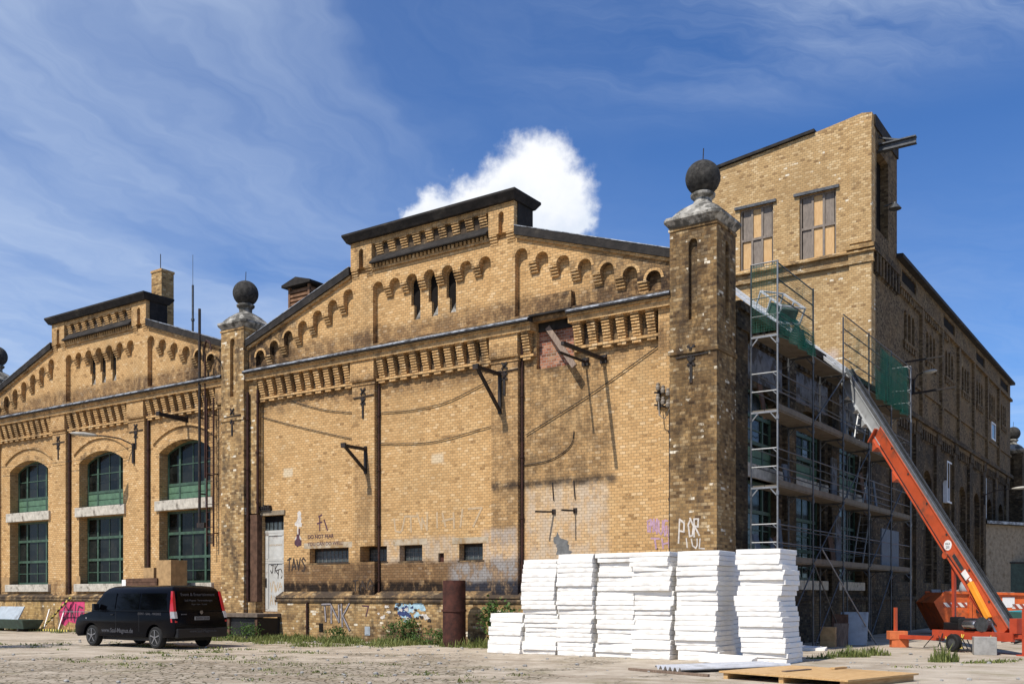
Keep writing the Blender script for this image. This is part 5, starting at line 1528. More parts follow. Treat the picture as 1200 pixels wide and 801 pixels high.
ORD = ['topmost', 'second', 'third', 'fourth', 'fifth', 'sixth', 'seventh', 'eighth', 'ninth', 'tenth', 'eleventh', 'twelfth', 'thirteenth', 'fourteenth', 'fifteenth', 'sixteenth', 'seventeenth', 'eighteenth', 'nineteenth', 'twentieth', 'twenty-first', 'twenty-second', 'twenty-third']
stacks = [  # centre u, centre v, boards, where
    (2.28, -2.36, 22, 'rightmost stack beside the scaffold'),
    (0.70, -2.32, 22, 'second stack from the right'),
    (-0.52, -2.32, 22, 'third stack from the right'),
    (-1.62, -2.33, 22, 'fourth stack from the right'),
    (-2.74, -2.35, 22, 'third stack from the left'),
    (-3.88, -2.34, 21, 'second stack from the left'),
    (-5.00, -2.36, 9, 'short leftmost stack by the weeds'),
    (0.45, -1.02, 22, 'rear stack behind the gap'),
]
rf = random.Random(11)
first = True
for si, (su, sv, cnt, where) in enumerate(stacks):
    lean = (rf.uniform(-.05, .05), rf.uniform(-.05, .05)); ph = rf.uniform(0, 6)
    run = 0.0
    for k in range(cnt):
        o = board0 if first else board0.copy()
        if not first:
            COL.objects.link(o)
        first = False
        o.data = rf.choice(variants)
        if rf.random() < 0.20: run = rf.uniform(-0.04, 0.04)
        du_ = lean[0] * (k / cnt) * .6 + .022 * sin(ph + k * .45); dv_ = lean[1] * (k / cnt) + .03 * sin(ph + 2 + k * .38)
        bulge = 0.0
        if si == 0: bulge = 0.13 * (1 - k / cnt) ** 1.5 + 0.03 * sin(k * 0.9)
        tilt = rf.uniform(-0.006, 0.006)
        o.location = W(su + du_ + run + rf.uniform(-0.014, 0.014) + bulge, sv + dv_ + run * 0.9 + rf.uniform(-0.035, 0.035), k * bh_)
        o.rotation_euler = (rf.uniform(-0.003, 0.003), tilt * .6, ANG + rf.uniform(-0.025, 0.025) + run * 0.6)
        pos = ORD[cnt - 1 - k]
        tag(o, 'white foam board, %s%s, in the %s' % (pos, '' if pos == 'topmost' else ' from the top', where), 'foam board', 'white foam boards stacked in front of the hall')
q = MB(); q.box(-0.62, 0.62, -0.3, 0.3, 0.0, 0.15)
tag(q.build('foam_offcut', M['foam'], None, W(1.72, -3.42, 0.03), (radians(3), 0.05, ANG + 0.15), bevel=0.006), 'loose white foam piece lying at the foot of the two right stacks', 'foam board')
# corrugated sheet
q = MB(); n = 40
L_, Wd = 2.9, 0.95
def corr(i, top): 
    x = -Wd / 2 + Wd * i / n
    return (x, 0.045 * sin(2 * pi * 5.5 * i / n) + 0.05 + (0.008 if top else 0))
rings = [[(y, corr(i, t)[0], corr(i, t)[1]) for t, rng in ((True, range(n + 1)), (False, range(n, -1, -1))) for i in rng] for y in (0, L_)]
q.loft(rings)
cs_ = q.build('corrugated_sheet', M['paving'], None, Vector((3.25, 20.9, 0.02)), (0, 0, radians(26)), smooth=60)
tag(cs_, 'grey corrugated cement sheet lying before the foam stacks', 'corrugated sheet')
q = MB(); q.beam((0, 0, 0), (2.2, 0, 0), 0.06, 0.05)
tag(q.build('timber_batten', M['plank'], None, Vector((2.5, 21.35, 0.03)), (0, 0, radians(-52))), 'thin reddish timber batten on the ground beside the corrugated sheet', 'batten')
# plywood formwork table in the foreground
pt = thing('plywood_panel', 'large plywood sheet on low timber bearers in the right foreground', 'plywood', Vector((5.78, 18.95, 0)), radians(40))
cor = [Vector((4.3, 19.85, 0)), Vector((4.5, 17.0, 0)), Vector((7.15, 17.75, 0)), Vector((6.95, 20.2, 0))]
q = MB(); q.box(-1.2, 1.2, -1.38, 1.38, 0.115, 0.15); q.build('sheet', M['ply'], pt, bevel=0.004)
for y in (-1.25, 0.0, 1.25):
    q = MB(); q.box(-1.16, 1.16, y - .05, y + .05, 0.0, 0.114); q.build('bearer', M['ply'], pt)
q = MB(); q.box(-0.5, 0.35, 0.35, 0.45, 0.156, 0.172); q.build('batten', M['plank'], pt)
q = MB(); q.box(0.75, 1.2, 0.1, 0.2, 0.156, 0.19); q.build('batten', M['ply'], pt)

# ================================================================== SCAFFOLDING
sc = bthing('scaffolding', 'tall steel tube scaffold with four decks along the shaded side wall', 'scaffold')
SI, SO = 0.55, 1.30
SV = [1.1 + 3.07 * i for i in range(6)]
DK = [2.55, 4.63, 6.71, 8.79]
for i, v in enumerate(SV):
    for u in (SI, SO):
        q = MB(); ztop = 10.75 if i in (0, 1, 2, 3, 4, 5) and u == SO else (10.75 if i == 0 else 8.9)
        if i == 2 and u == SO: ztop = 10.6
        q.tube([(u, v, 0.05), (u, v, ztop)], 0.027, 8)
        q.box(u - .09, u + .09, v - .09, v + .09, 0.0, 0.03)
        for z in DK: q.lathe([(0.045, -0.09), (0.045, 0.03)], (u, v, z - 0.2), 8)
        q.build('standard', M['steel'] if ((i == 0 and u == SO) or (i == 5 and u == SO)) else M['dark_steel'], sc, smooth=50)  # darker steel paints the shade on all but the bright end standards
    for z in DK:
        q = MB(); q.box(SI, SO, v - .025, v + .025, z - 0.10, z - 0.045); q.beam((SI, v, z - 0.32), (SI + .22, v, z - 0.07), .03, .03); q.beam((SO, v, z - 0.32), (SO - .22, v, z - 0.07), .03, .03)
        q.build('transom', M['steel'] if i in (0, 5) else M['dark_steel'], sc)  # inner transoms get the darker shade tone as well
for k, z in enumerate(DK):
    for a, b in zip(SV, SV[1:]):
        q = MB()
        for j in range(2):
            q.box(SI + .02 + j * .36, SI + .36 + j * .36, a + .03, b - .03, z - 0.04, z)
        q.build('deck', M['deck'], sc)
        for dz_ in (0.5, 1.0):
            if k == 3: continue
            q = MB(); q.tube([(SO - 0.03, a, z + dz_), (SO - 0.03, b, z + dz_)], 0.018, 6); q.build('guard_rail', M['dark_steel'], sc)
        if k < 3:
            q = MB(); q.box(SO - .03, SO - .005, a + .05, b - .05, z + 0.002, z + .15); q.build('toe_board', M['deck'], sc)
# end guards (ladder-like rails on the front end)
for (vi, z) in [(0, d + e) for d in DK[:3] for e in (0.5, 1.0)] + [(0, DK[3] + e) for e in (0.5, 1.0, 1.95)] + [(5, DK[3] + e) for e in (0.5, 1.0, 1.95)] + [(5, DK[2] + e) for e in (0.5, 1.0)]:
    q = MB(); q.tube([(SI, SV[vi], z), (SO, SV[vi], z)], 0.02, 6); q.beam((SO - .14, SV[vi], z), (SO - .01, SV[vi], z - .12), .02, .02)
    q.build('end_guard', M['steel'], sc)
for (a, b, z0, z1) in ((1, 2, 0.05, 2.5), (2, 1, 0.05, 2.5), (1, 2, 2.6, 4.6), (2, 3, 4.7, 6.7)):
    q = MB(); q.tube([(SO + .04, SV[a], z0), (SO + .04, SV[b], z1)], 0.022, 6); q.build('diagonal_brace', M['dark_steel'], sc)
q = MB(); q.tube([(SO + .9, SV[1] + 3.6, 0.02), (SO + .05, SV[1] + 0.7, 3.0)], 0.024, 6); q.build('raking_tube', M['steel'], sc)
# top guard bays with netting: first bay, then the last three; the gap is where the lift comes in
for (a, b) in ((0, 1), (2, 3), (3, 4), (4, 5)):
    va, vb = SV[a], SV[b]
    for dz_ in (0.5, 1.0, 1.45, 1.9):
        q = MB(); q.tube([(SO, va, DK[3] + dz_), (SO, vb, DK[3] + dz_)], 0.02, 6); q.build('guard_rail', M['dark_steel'], sc)
def net(pts, nx, nz, amp, seed, mt='net'):
    r_ = random.Random(seed); q = MB()
    (u0, v0, z0), (u1, v1, z1) = pts
    ph = r_.uniform(0, 6)
    gr = [[q.bm.verts.new((u0 + (u1 - u0) * i / nx + amp * sin(i * 1.7 + ph) * (0.3 + j / nz), v0 + (v1 - v0) * i / nx, z1 + (z0 - z1) * j / nz - amp * abs(sin(pi * i / nx * 2)) * (1 - j / nz))) for j in range(nz + 1)] for i in range(nx + 1)]
    for i in range(nx):
        for j in range(nz): q.bm.faces.new((gr[i][j], gr[i + 1][j], gr[i + 1][j + 1], gr[i][j + 1]))
    q.build('safety_net', M[mt], sc, smooth='all')
net(((SI, SV[0] - .02, 8.85), (SO, SV[0] - .02, 10.72)), 6, 8, 0.02, 1)
net(((SO + .03, SV[0], 8.82), (SO + .03, SV[1], 10.70)), 14, 8, 0.05, 2)
net(((SO + .03, SV[0], 8.82), (SO + .03, SV[1], 9.45)), 14, 4, 0.04, 7, 'net_dense')
net(((SO + .03, SV[2], 8.82), (SO + .03, SV[3], 10.60)), 14, 8, 0.04, 3)
net(((SO + .03, SV[3], 8.82), (SO + .03, SV[4], 10.65)), 14, 8, 0.05, 4)
net(((SO + .045, SV[4] - 1.7, 8.7), (SO + .045, SV[5] - .6, 10.55)), 14, 8, 0.06, 5, 'net_dense')
net(((SO + .06, SV[4] - 1.5, 8.7), (SO + .06, SV[5] - .8, 10.5)), 14, 8, 0.06, 6, 'net_dense')
for k, z in enumerate(DK[:3]):
    for a, b in zip(SV, SV[1:]):
        for dz_ in (0.55, 1.05):
            q = MB(); q.tube([(SI + 0.03, a, z + dz_), (SI + 0.03, b, z + dz_ - .03)], 0.018, 6); q.build('inner_rail', M['dark_steel'], sc)
for (a, b, z0, z1) in ((0, 1, 0.1, 2.5), (3, 4, 0.05, 2.5), (4, 5, 4.7, 6.7), (3, 4, 2.6, 4.6), (1, 2, 6.8, 8.7)):
    q = MB(); q.tube([(SO + .04, SV[a], z0), (SO + .04, SV[b], z1)], 0.022, 6); q.build('diagonal_brace', M['dark_steel'], sc)
rk = random.Random(31)
for k, z in enumerate(DK[:3]):      # loose boards standing between the inner rail and the wall
    for j in range(5):
        v = rk.uniform(2.0, 15.5); hh = rk.uniform(.7, 1.6)
        q = MB(); q.beam((SI - .12, v, z), (SI - .28, v + rk.uniform(-.3, .3), z + hh), .04, rk.uniform(.2, .5), (0, 1, 0)); q.build('loose_board', M['timber_dark'] if j % 2 else M['blue_sheet'], sc)
net(((SO + .03, SV[0], 8.70), (SO + .03, SV[1], 9.25)), 14, 4, 0.05, 12, 'net_dense')
net(((SO + .05, SV[3] + .4, 8.6), (SO + .05, SV[5] - .7, 9.7)), 16, 6, 0.07, 13, 'net_dense')
# ladder tower between decks
for k in range(3):
    q = MB()
    z0 = DK[k]
    for s_ in (-.17, .17): q.beam((SI + .2 + s_, SV[3] + .5, z0), (SI + .2 + s_, SV[3] + 1.6, z0 + 2.05), .04, .03)
    for i in range(7):
        t = (i + .5) / 7; q.tube([(SI + .03, SV[3] + .5 + 1.1 * t, z0 + 2.05 * t), (SI + .37, SV[3] + .5 + 1.1 * t, z0 + 2.05 * t)], .014, 6)
    q.build('access_ladder', M['steel'], sc)
# materials lying on / under the scaffold
def slab_thing(name, lab, cat, u, v, z, sx, sy, sz, mat, rx=0, ry=0, rz=0, bevel=0.004):
    q = MB(); q.box(-sx / 2, sx / 2, -sy / 2, sy / 2, 0, sz)
    return tag(q.build(name, mat, None, W(u, v, z), (rx, ry, ANG + rz), bevel=bevel), lab, cat)
crate('wooden_crate', 'brown wooden crate on the ground at the foot of the scaffold', 'crate', 1.32, 5.6, 0, 0.42, 0.5, 0.62, M['cardboard'], 0.2)
slab_thing('leaning_board', 'pale grey board leaning at the scaffold foot right of the brown crate', 'board', 1.70, 6.9, 0.0, 0.85, 0.05, 1.15, M['grey_board'], radians(-24), 0, 0.15)
slab_thing('leaning_board', 'brown board leaning between the crate and the pale grey board', 'board', 1.42, 6.45, 0.0, 0.5, 0.04, 1.05, M['timber_dark'], radians(-20), 0, 0.25)
slab_thing('leaning_board', 'narrow tan board leaning against the brown wooden crate', 'board', 1.55, 5.95, 0.0, 0.45, 0.04, 0.8, M['plank'], radians(-28), 0, 0.1)
slab_thing('foam_offcut', 'crooked white foam piece in the shade between stacks and scaffold', 'foam board', 1.05, 2.6, 0.0, 0.7, 0.5, 0.12, M['foam'], 0.3, 0.2, 0.6)
slab_thing('foam_offcut', 'flat white foam piece on the ground before the shaded scaffold bay', 'foam board', 1.45, 3.4, 0.0, 0.9, 0.6, 0.1, M['foam'], 0.05, 0.05, 0.2)
slab_thing('brick_pallet', 'pale block pile standing in the shade under the first scaffold deck', 'block pile', 0.62, 3.4, 0.0, 0.6, 0.9, 1.15, M['concrete'], 0, 0, 0.05)
slab_thing('grey_sheet', 'blue grey sheet fixed upright at the far end of the lowest scaffold deck', 'sheet', 0.95, 14.6, 2.57, 0.05, 2.6, 1.55, M['blue_sheet'], 0, 0, 0)
slab_thing('rendered_panel', 'pale wall panel on the third scaffold deck near its front end', 'panel', 0.35, 9.4, 4.65, 0.06, 0.55, 1.7, M['old_paint'])
slab_thing('rendered_panel', 'pale wall panel on the lowest scaffold deck near the middle', 'panel', 0.35, 9.9, 2.57, 0.06, 0.6, 1.8, M['old_paint'])
# dark debris sacks on the top deck
def sack(lab, u, v, z, r, h, mat, seed):
    r_ = random.Random(seed); q = MB(); n = 14
    rings = []
    for (k, s_) in ((0, .75), (.15, 1.0), (.5, .95), (.8, .75), (.95, .35), (1.05, .28)):
        rings.append([(r * s_ * (1 + r_.uniform(-.12, .12)) * cos(2 * pi * j / n), r * s_ * (1 + r_.uniform(-.12, .12)) * sin(2 * pi * j / n), h * k) for j in range(n)])
    q.loft(rings)
    tag(q.build('rubble_sack', mat, None, W(u, v, z), (0, 0, ANG), smooth='all'), lab, 'sack')
sack('dark green rubble sack on the top deck behind the first net', 0.95, 3.75, 8.80, 0.26, 0.75, M['tarp'], 4)
None and sack('black rubble sack beside the lift head under the top deck', 1.6, 8.0, 8.05, 0.3, 0.6, M['black'], 5)

# ================================================================== INCLINED LIFT
BA = Vector((13.58, 27.0, 0.30))
BB = Vector((11.14, 33.7, 9.13))
BE = Vector((8.60, 40.7, 14.25))
hd = Vector((BB.x - BA.x, BB.y - BA.y, 0)).normalized()
lift = thing('inclined_lift', 'orange trailer-mounted inclined lift rising to the scaffold top', 'lift', (BA.x, BA.y, 0), atan2(hd.y, hd.x))
inv = (Matrix.Translation((BA.x, BA.y, 0)) @ Matrix.Rotation(atan2(hd.y, hd.x), 4, 'Z')).inverted()
a_ = inv @ BA; b_ = inv @ BB; e_ = inv @ BE
def at(t): return a_ + (b_ - a_) * t
bd = (b_ - a_).normalized()
bn = Vector((0, 1, 0)).cross(bd).normalized()
if bn.z < 0: bn = -bn
Lb = (b_ - a_).length
# lower orange boom: a deep box section with flanged edges
def boom(t0, t1, depth, wid, off=0.0):
    q = MB(); p0, p1 = at(t0) - bn * off, at(t1) - bn * off
    q.beam(p0, p1, wid, depth, bn)
    for s_ in (-1, 1):
        q.beam(p0 + bn * depth / 2 * s_, p1 + bn * depth / 2 * s_, wid + .06, 0.03, bn)
    return q
q = boom(0.035, 0.74, 0.46, 0.24, 0.06)
q.beam(at(0.738) - bn * .48, at(0.746) + bn * .02, 0.44, 0.05, bn)
q.panel([(0, 0), (0.34, 0), (0.06, -0.24)], [], -0.20, 0.20, 'xz', Matrix.Translation(at(0.70) - bn * 0.29) @ Matrix(((bd.x, 0, bn.x, 0), (bd.y, 1, bn.y, 0), (bd.z, 0, bn.z, 0), (0, 0, 0, 1))))
q.panel([(0, 0), (0.34, 0), (0.06, -0.20)], [], -0.20, 0.20, 'xz', Matrix.Translation(at(0.575) - bn * 0.29) @ Matrix(((bd.x, 0, bn.x, 0), (bd.y, 1, bn.y, 0), (bd.z, 0, bn.z, 0), (0, 0, 0, 1))))
lo = q.build('lower_boom', M['orange'], lift)
q = boom(0.70, 0.97, 0.36, 0.20, 0.04)
for t in (0.79, 0.85, 0.91):
    q.panel([(0, 0), (0.26, 0), (0.05, -0.2)], [], -0.18, 0.18, 'xz', Matrix.Translation(at(t) - bn * 0.22) @ Matrix(((bd.x, 0, bn.x, 0), (bd.y, 1, bn.y, 0), (bd.z, 0, bn.z, 0), (0, 0, 0, 1))))
q.build('upper_boom', M['boom_grey'], lift)
for s_ in (-.11, .11):
    q = MB(); p0 = at(0.0) + bn * .22 + Vector((0, s_, 0)); p1 = at(0.985) + bn * .24 + Vector((0, s_, 0)); q.beam(p0, p1, 0.035, 0.10, bn); q.build('guide_rail', M['dark_steel'] if s_ < 0 else M['steel'], lift)
q = MB()
q.beam(at(0.0) + bn * .20, at(0.985) + bn * .20, .19, .02, bn)
q.build('track_bed', M['dark_steel'], lift)
q = MB(); q.tube([at(0.0) + bn * .36, at(0.5) + bn * .33, at(0.985) + bn * .36], 0.012, 5); q.build('hoist_rope', M['black'], lift)
# knee and roof track
kd = (e_ - b_).normalized(); kn = Vector((0, 1, 0)).cross(kd).normalized(); kn = kn if kn.z > 0 else -kn
q = MB(); q.box(-.35, .35, -.2, .2, -.1, .1, Matrix.Translation(b_) @ Matrix(((kd.x, 0, kn.x, 0), (0, 1, 0, 0), (kd.z, 0, kn.z, 0), (0, 0, 0, 1))))
q.beam(b_ + Vector((0, -.25, -.15)), b_ + Vector((0, -.25, -1.0)), .06, .06); q.beam(b_ + Vector((-.4, -.25, -1.0)), b_ + Vector((.4, -.25, -1.0)), .06, .06); q.lathe([(.16, -.05), (.16, .05)], (b_.x, b_.y - .26, b_.z), 14)
q.build('knee_joint', M['boom_grey'], lift)
q = MB()
for s_ in (-.15, .15): q.beam(b_ + kn * .05 + Vector((0, s_, 0)), e_ + kn * .05 + Vector((0, s_, 0)), 0.05, 0.10, kn)
for i in range(18):
    p = b_ + (e_ - b_) * (i + .5) / 18; q.beam(p + Vector((0, -.15, 0)), p + Vector((0, .15, 0)), .05, .05, kn)
q.build('roof_track', M['lift_white'], lift)
q = MB()
for t, zb in ((0.35, 9.6), (0.8, 10.9)):
    p = b_ + (e_ - b_) * t; q.beam(p, Vector((p.x, p.y, zb)), .06, .06)
q.build('track_trestle', M['steel'], lift)
# carriage on the track
cb = b_ + (e_ - b_) * 0.52 + kn * .18
cm4 = Matrix.Translation(cb) @ Matrix(((kd.x, 0, kn.x, 0), (0, 1, 0, 0), (kd.z, 0, kn.z, 0), (0, 0, 0, 1)))
q = MB()
q.box(-.8, .8, -.5, .5, 0, .05, cm4)
for y in (-.5, .5): q.box(-.8, .8, y - .03, y + .03, .05, .12, cm4); q.box(-.8, .8, y - .03, y + .03, .62, .68, cm4)
for x in (-.8, 0, .8):
    for y in (-.5, .5): q.box(x - .025, x + .025, y - .025, y + .025, .05, .68, cm4)
for x in (-.8, .8): q.box(x - .03, x + .03, -.5, .5, .62, .68, cm4)
q.build('carriage', M['lift_white'], lift)
q = MB(); q.box(-.62, .1, -.42, .42, .06, .5, cm4); q.build('carriage_load', M['tarp'], lift, bevel=.06)
# hydraulic ram and decals on the near face (facing -y or +y, whichever faces the yard)
cam_l = inv @ Vector((0, 0, 1.6)); fy = 1 if cam_l.y > 0 else -1
face = 0.122 * fy
q = MB(); q.beam(at(0.085) - bn * .15 + Vector((0, face + .07 * fy, 0)), at(0.19) - bn * .04 + Vector((0, face + .07 * fy, 0)), .12, .16, bn); q.build('ram_cylinder', M['amber'], lift, bevel=.02)
q = MB(); q.tube([at(0.03) - bn * .2 + Vector((0, face + .07 * fy, 0)), at(0.085) - bn * .15 + Vector((0, face + .07 * fy, 0))], .035, 8); q.build('ram_rod', M['alloy'], lift)
def decal(t0, t1, o0, o1, mat, name, dd=0.006):
    q = MB()
    p = [at(t0) - bn * o0, at(t1) - bn * o0, at(t1) - bn * o1, at(t0) - bn * o1]
    f = [q.bm.verts.new(x + Vector((0, face + dd * fy, 0))) for x in p]; g_ = [q.bm.verts.new(x + Vector((0, face - .01 * fy, 0))) for x in p]
    q.bm.faces.new(f)
    for i in range(4): q.bm.faces.new((f[i], f[(i + 1) % 4], g_[(i + 1) % 4], g_[i]))
    return q.build(name, mat, lift)
decal(0.235, 0.285, 0.02, 0.14, M['dark_steel'], 'name_strip')
decal(0.207, 0.231, 0.0, 0.2, M['white'], 'notice_decal')
decal(0.194, 0.204, 0.0, 0.08, M['white'], 'arrow_decal')
q = MB(); n = 24; c0 = at(0.316) - bn * .06
f = [c0 + bd * .15 * cos(2 * pi * k / n) + bn * .15 * sin(2 * pi * k / n) for k in range(n)]
q.loft([[p + Vector((0, face - .01 * fy, 0)) for p in f], [p + Vector((0, face + .006 * fy, 0)) for p in f]]); ld_ = q.build('speed_sign', M['white'], lift)
RM = Matrix(((-bn.x if False else bd.x, bn.x, 0), (0, 0, 0), (bd.z, bn.z, 0)))
sgn_rot = Matrix(((fy * -1.0 * -bn.x if False else 0, 0, 0), (0, 0, 0), (0, 0, 0)))
def sign_text(body_, size, off):
    # text plane: local x to the viewer's right, local y up
    xr = Vector((-1, 0, 0)) if fy > 0 else Vector((1, 0, 0))
    o = text_mesh('sign_text', body_, size, M['dark_steel'], lift, (0, 0, 0), (0, 0, 0), 0.001)
    nrm = Vector((0, fy, 0)); upv = Vector((0, 0, 1))
    mt = Matrix(((xr.x, upv.x, nrm.x), (xr.y, upv.y, nrm.y), (xr.z, upv.z, nrm.z)))
    o.rotation_euler = mt.to_euler(); o.location = c0 + Vector((0, face + .009 * fy, off))
sign_text('MAX', 0.09, 0.01); sign_text('250', 0.10, -0.09)
q = MB(); c1 = at(0.30) - bn * .30; q.lathe([(.1, -.18), (.1, .18)], (0, 0, 0), 14); q.build('pivot_lug', M['orange'], lift, c1, (radians(90), 0, 0))
# chassis, outriggers, legs, engine
q = MB()
q.box(-0.3, 2.6, -.38, .38, .42, .56); q.box(-0.3, 2.6, -.42, -.34, .36, .60); q.box(-0.3, 2.6, .34, .42, .36, .60)
q.beam((0.5, .0, .55), at(0.17) - bn * .35, .2, .16); q.beam((1.3, 0, .55), at(0.10) - bn * .35, .2, .14)
q.build('chassis', M['red_orange'], lift)
q = MB(); q.beam((2.5, 0.1 * fy, .33), (4.45, 0.35 * fy, .33), .12, .12); q.build('outrigger', M['red_orange'], lift)
q = MB(); q.box(4.22, 4.30, .30 * fy - .04, .30 * fy + .04, .28, 1.22); q.build('outrigger_jack', M['orange'], lift)
q = MB(); q.box(-0.62, -.52, .28 * fy - .05, .28 * fy + .05, .0, 1.25); q.box(-.75, -.40, .16 * fy - .1, .16 * fy + .25, .0, .03); q.beam((-.57, .28 * fy, .5), (-.2, .28 * fy, .5), .1, .1); q.build('front_jack', M['red_orange'], lift)
q = MB(); q.beam(at(0.27) - bn * .35 + Vector((0, 0, 0)), Vector((at(0.27).x + .25, 0, .5)), .09, .09); q.build('support_leg', M['red_orange'], lift)
q = MB(); q.tube([(at(0.27).x + .22, 0, .3), (at(0.27).x + .25, 0, 1.9)], .03, 8); q.build('support_rod', M['dark_steel'], lift)
q = MB(); q.box(1.0, 1.7, .1 * fy - .25, .1 * fy + .25, .58, .95); q.build('engine_cover', M['black'], lift, bevel=.05)
q = MB(); q.lathe([(.10, -.22), (.12, -.18), (.12, .18), (.10, .22)], (0, 0, 0), 14); q.build('silencer', M['alloy'], lift, (1.15, .42 * fy, .78), (0, radians(90), 0), smooth=40)
for x in (1.55,):
    for s_ in (-.62, .62):
        q = MB(); q.lathe([(.12, -.08), (.22, -.09), (.25, -.06), (.25, .06), (.22, .09), (.12, .08)], (0, 0, 0), 20); wo = q.build('wheel', M['rubber'], lift, (x, s_, .26), (radians(90), 0, 0), smooth=40)
        q = MB(); q.lathe([(.13, -.085), (.13, .085)], (0, 0, 0), 14); q.build('rim', M['dark_steel'], wo)
q = MB(); q.box(-.42, -.18, .1 * fy - .3, .1 * fy + .3, .58, .98); q.panel([(-.1, .6), (.5, .6), (-.1, 1.1)], [], -.36, -.32); q.build('control_guard', M['red_orange'], lift)
q = MB()
for k in range(5): q.tube([(.5 + .1 * k, .5 * fy, .1), (.7 + .15 * k, .62 * fy, .06), (1.0 + .2 * k, .48 * fy, .3 + .05 * k)], .018, 6)
q.build('hose', M['black'], lift)

q = MB(); q.box(1.75, 2.35, .05 * fy - .2, .05 * fy + .2, .58, .82); q.box(1.85, 2.15, .05 * fy - .15, .05 * fy + .15, .82, .98); q.build('battery_box', M['trimblack'], lift, bevel=.03)
q = MB(); q.lathe([(.16, -.2), (.16, .2)], (0, 0, 0), 16); q.lathe([(.22, -.22), (.22, -.19)], (0, 0, 0), 16); q.lathe([(.22, .19), (.22, .22)], (0, 0, 0), 16); q.build('winch_drum', M['dark_steel'], lift, (.75, .2 * fy, .78), (radians(90), 0, 0))
rh = random.Random(14)
for k in range(7):
    x0 = rh.uniform(.2, 2.2); q = MB()
    q.tube([(x0, .42 * fy, .5), (x0 + rh.uniform(-.3, .3), (.5 + rh.uniform(0, .2)) * fy, .12), (x0 + rh.uniform(.1, .6), (.45 + rh.uniform(0, .25)) * fy, .08), (x0 + rh.uniform(.3, .8), .40 * fy, .45)], .016, 6); q.build('hose', M['black'] if k % 3 else M['yellow'], lift)
q = MB(); q.tube([at(0.06) - bn * .1 + Vector((0, face + .02 * fy, 0)), at(0.3) - bn * .22 + Vector((0, face + .03 * fy, 0)), at(0.7) - bn * .2 + Vector((0, face + .02 * fy, 0))], .012, 5); q.build('power_cable', M['black'], lift)
for t in (.12, .22, .34, .45, .56, .66):
    q = MB(); c_ = at(t) + bn * .1 + Vector((0, face, 0)); q.box(c_.x - .03, c_.x + .03, c_.y - .012, c_.y + .012, c_.z - .03, c_.z + .03); q.build('bolt_plate', M['dark_steel'], lift)

# blocks under / beside the lift
def block(lab, p, sx, sy, sz, mat, rz, cat='block', name='block'):
    q = MB(); q.box(-sx / 2, sx / 2, -sy / 2, sy / 2, 0, sz)
    return tag(q.build(name, mat, None, p, (0, 0, rz), bevel=0.012), lab, cat)
M['ob'] = simple('orange_block', (0.60, 0.16, 0.055), 0.75, 0, 0.12, 5.0, 0.3, 0.004)
block('lower orange hollow block under the outrigger end of the lift', Vector((11.93, 30.85, 0)), .50, .36, .24, M['ob'], -.15, name='orange_block')
block('upper orange hollow block stacked under the outrigger end of the lift', Vector((11.87, 30.85, .241)), .54, .36, .26, M['ob'], -.08, name='orange_block')
block('square grey concrete block used as ballast in front of the lift', Vector((12.72, 26.95, 0)), .56, .5, .48, M['concrete'], -.35, name='concrete_block')

# ================================================================== SKIP
sk = thing('skip', 'orange steel rubble skip with striped warning marks behind the lift', 'skip', Vector((19.1, 41.6, 0)), radians(2))
q = MB()
def skp(h, t): # half outline
    return h
O = [(-1.35, 0.12), (1.35, 0.12), (1.85, 1.0), (1.85, 1.62), (-1.5, 1.72), (-1.98, 1.30)]
q.loft([[(x, -.85, z) for x, z in O], [(x, .85, z) for x, z in O]])
q.build('tub', M['skip'], sk)
q = MB(); q.beam((-1.55, -.88, 1.72), (1.9, -.88, 1.64), .09, .10); q.beam((-1.55, .88, 1.72), (1.9, .88, 1.64), .09, .10); q.beam((1.88, -.9, 1.64), (1.88, .9, 1.64), .09, .1); q.beam((-2.0, -.87, 1.3), (-1.5, -.87, 1.74), .08, .08)
for x in (-.5, .6): q.box(x - .06, x + .06, -.91, -.851, .14, 1.6)
q.build('rim_rail', M['skip'], sk)
for (x0, x1, z0, z1) in ((-1.6, -.62, 1.12, 1.30), (1.25, 1.83, 1.05, 1.24)):
    q = MB(); q.box(x0, x1, -.863, -.852, z0, z1); q.build('warning_stripe', M['hazard_w'], sk)
q = MB(); q.box(.85, 1.35, -.863, -.852, 1.1, 1.52); q.build('label_plate', M['white'], sk)
text_mesh('label_text', 'SKIP', 0.16, M['skip'], sk, (1.1, -.866, 1.26), (radians(90), 0, 0)) if False else None
q = MB()
for x in (-.2, .25):
    q.lathe([(.07, -.08), (.07, .08)], (x, -.92, .95), 10)
q.build('lifting_lug', M['iron'], sk)
q = MB(); rr_ = random.Random(9)
for i in range(40): 
    x, y = rr_.uniform(-1.3, 1.6), rr_.uniform(-.6, .6); s_ = rr_.uniform(.08, .25)
    q.box(-s_, s_, -s_ * .7, s_ * .7, -s_ * .4, s_ * .4, Matrix.Translation((x, y, 1.62 + rr_.uniform(-.15, .12))) @ Matrix.Rotation(rr_.uniform(0, 3), 4, 'Z') @ Matrix.Rotation(rr_.uniform(-.5, .5), 4, 'X'))
q.build('rubble_fill', M['concrete'], sk)
sack('pale plastic sack on top of the skip rubble beside the lift boom', 0, 0, 0, .25, .55, M['grey_board'], 8)
bpy.data.objects['rubble_sack.001'].location = Vector((18.6, 41.0, 1.7))

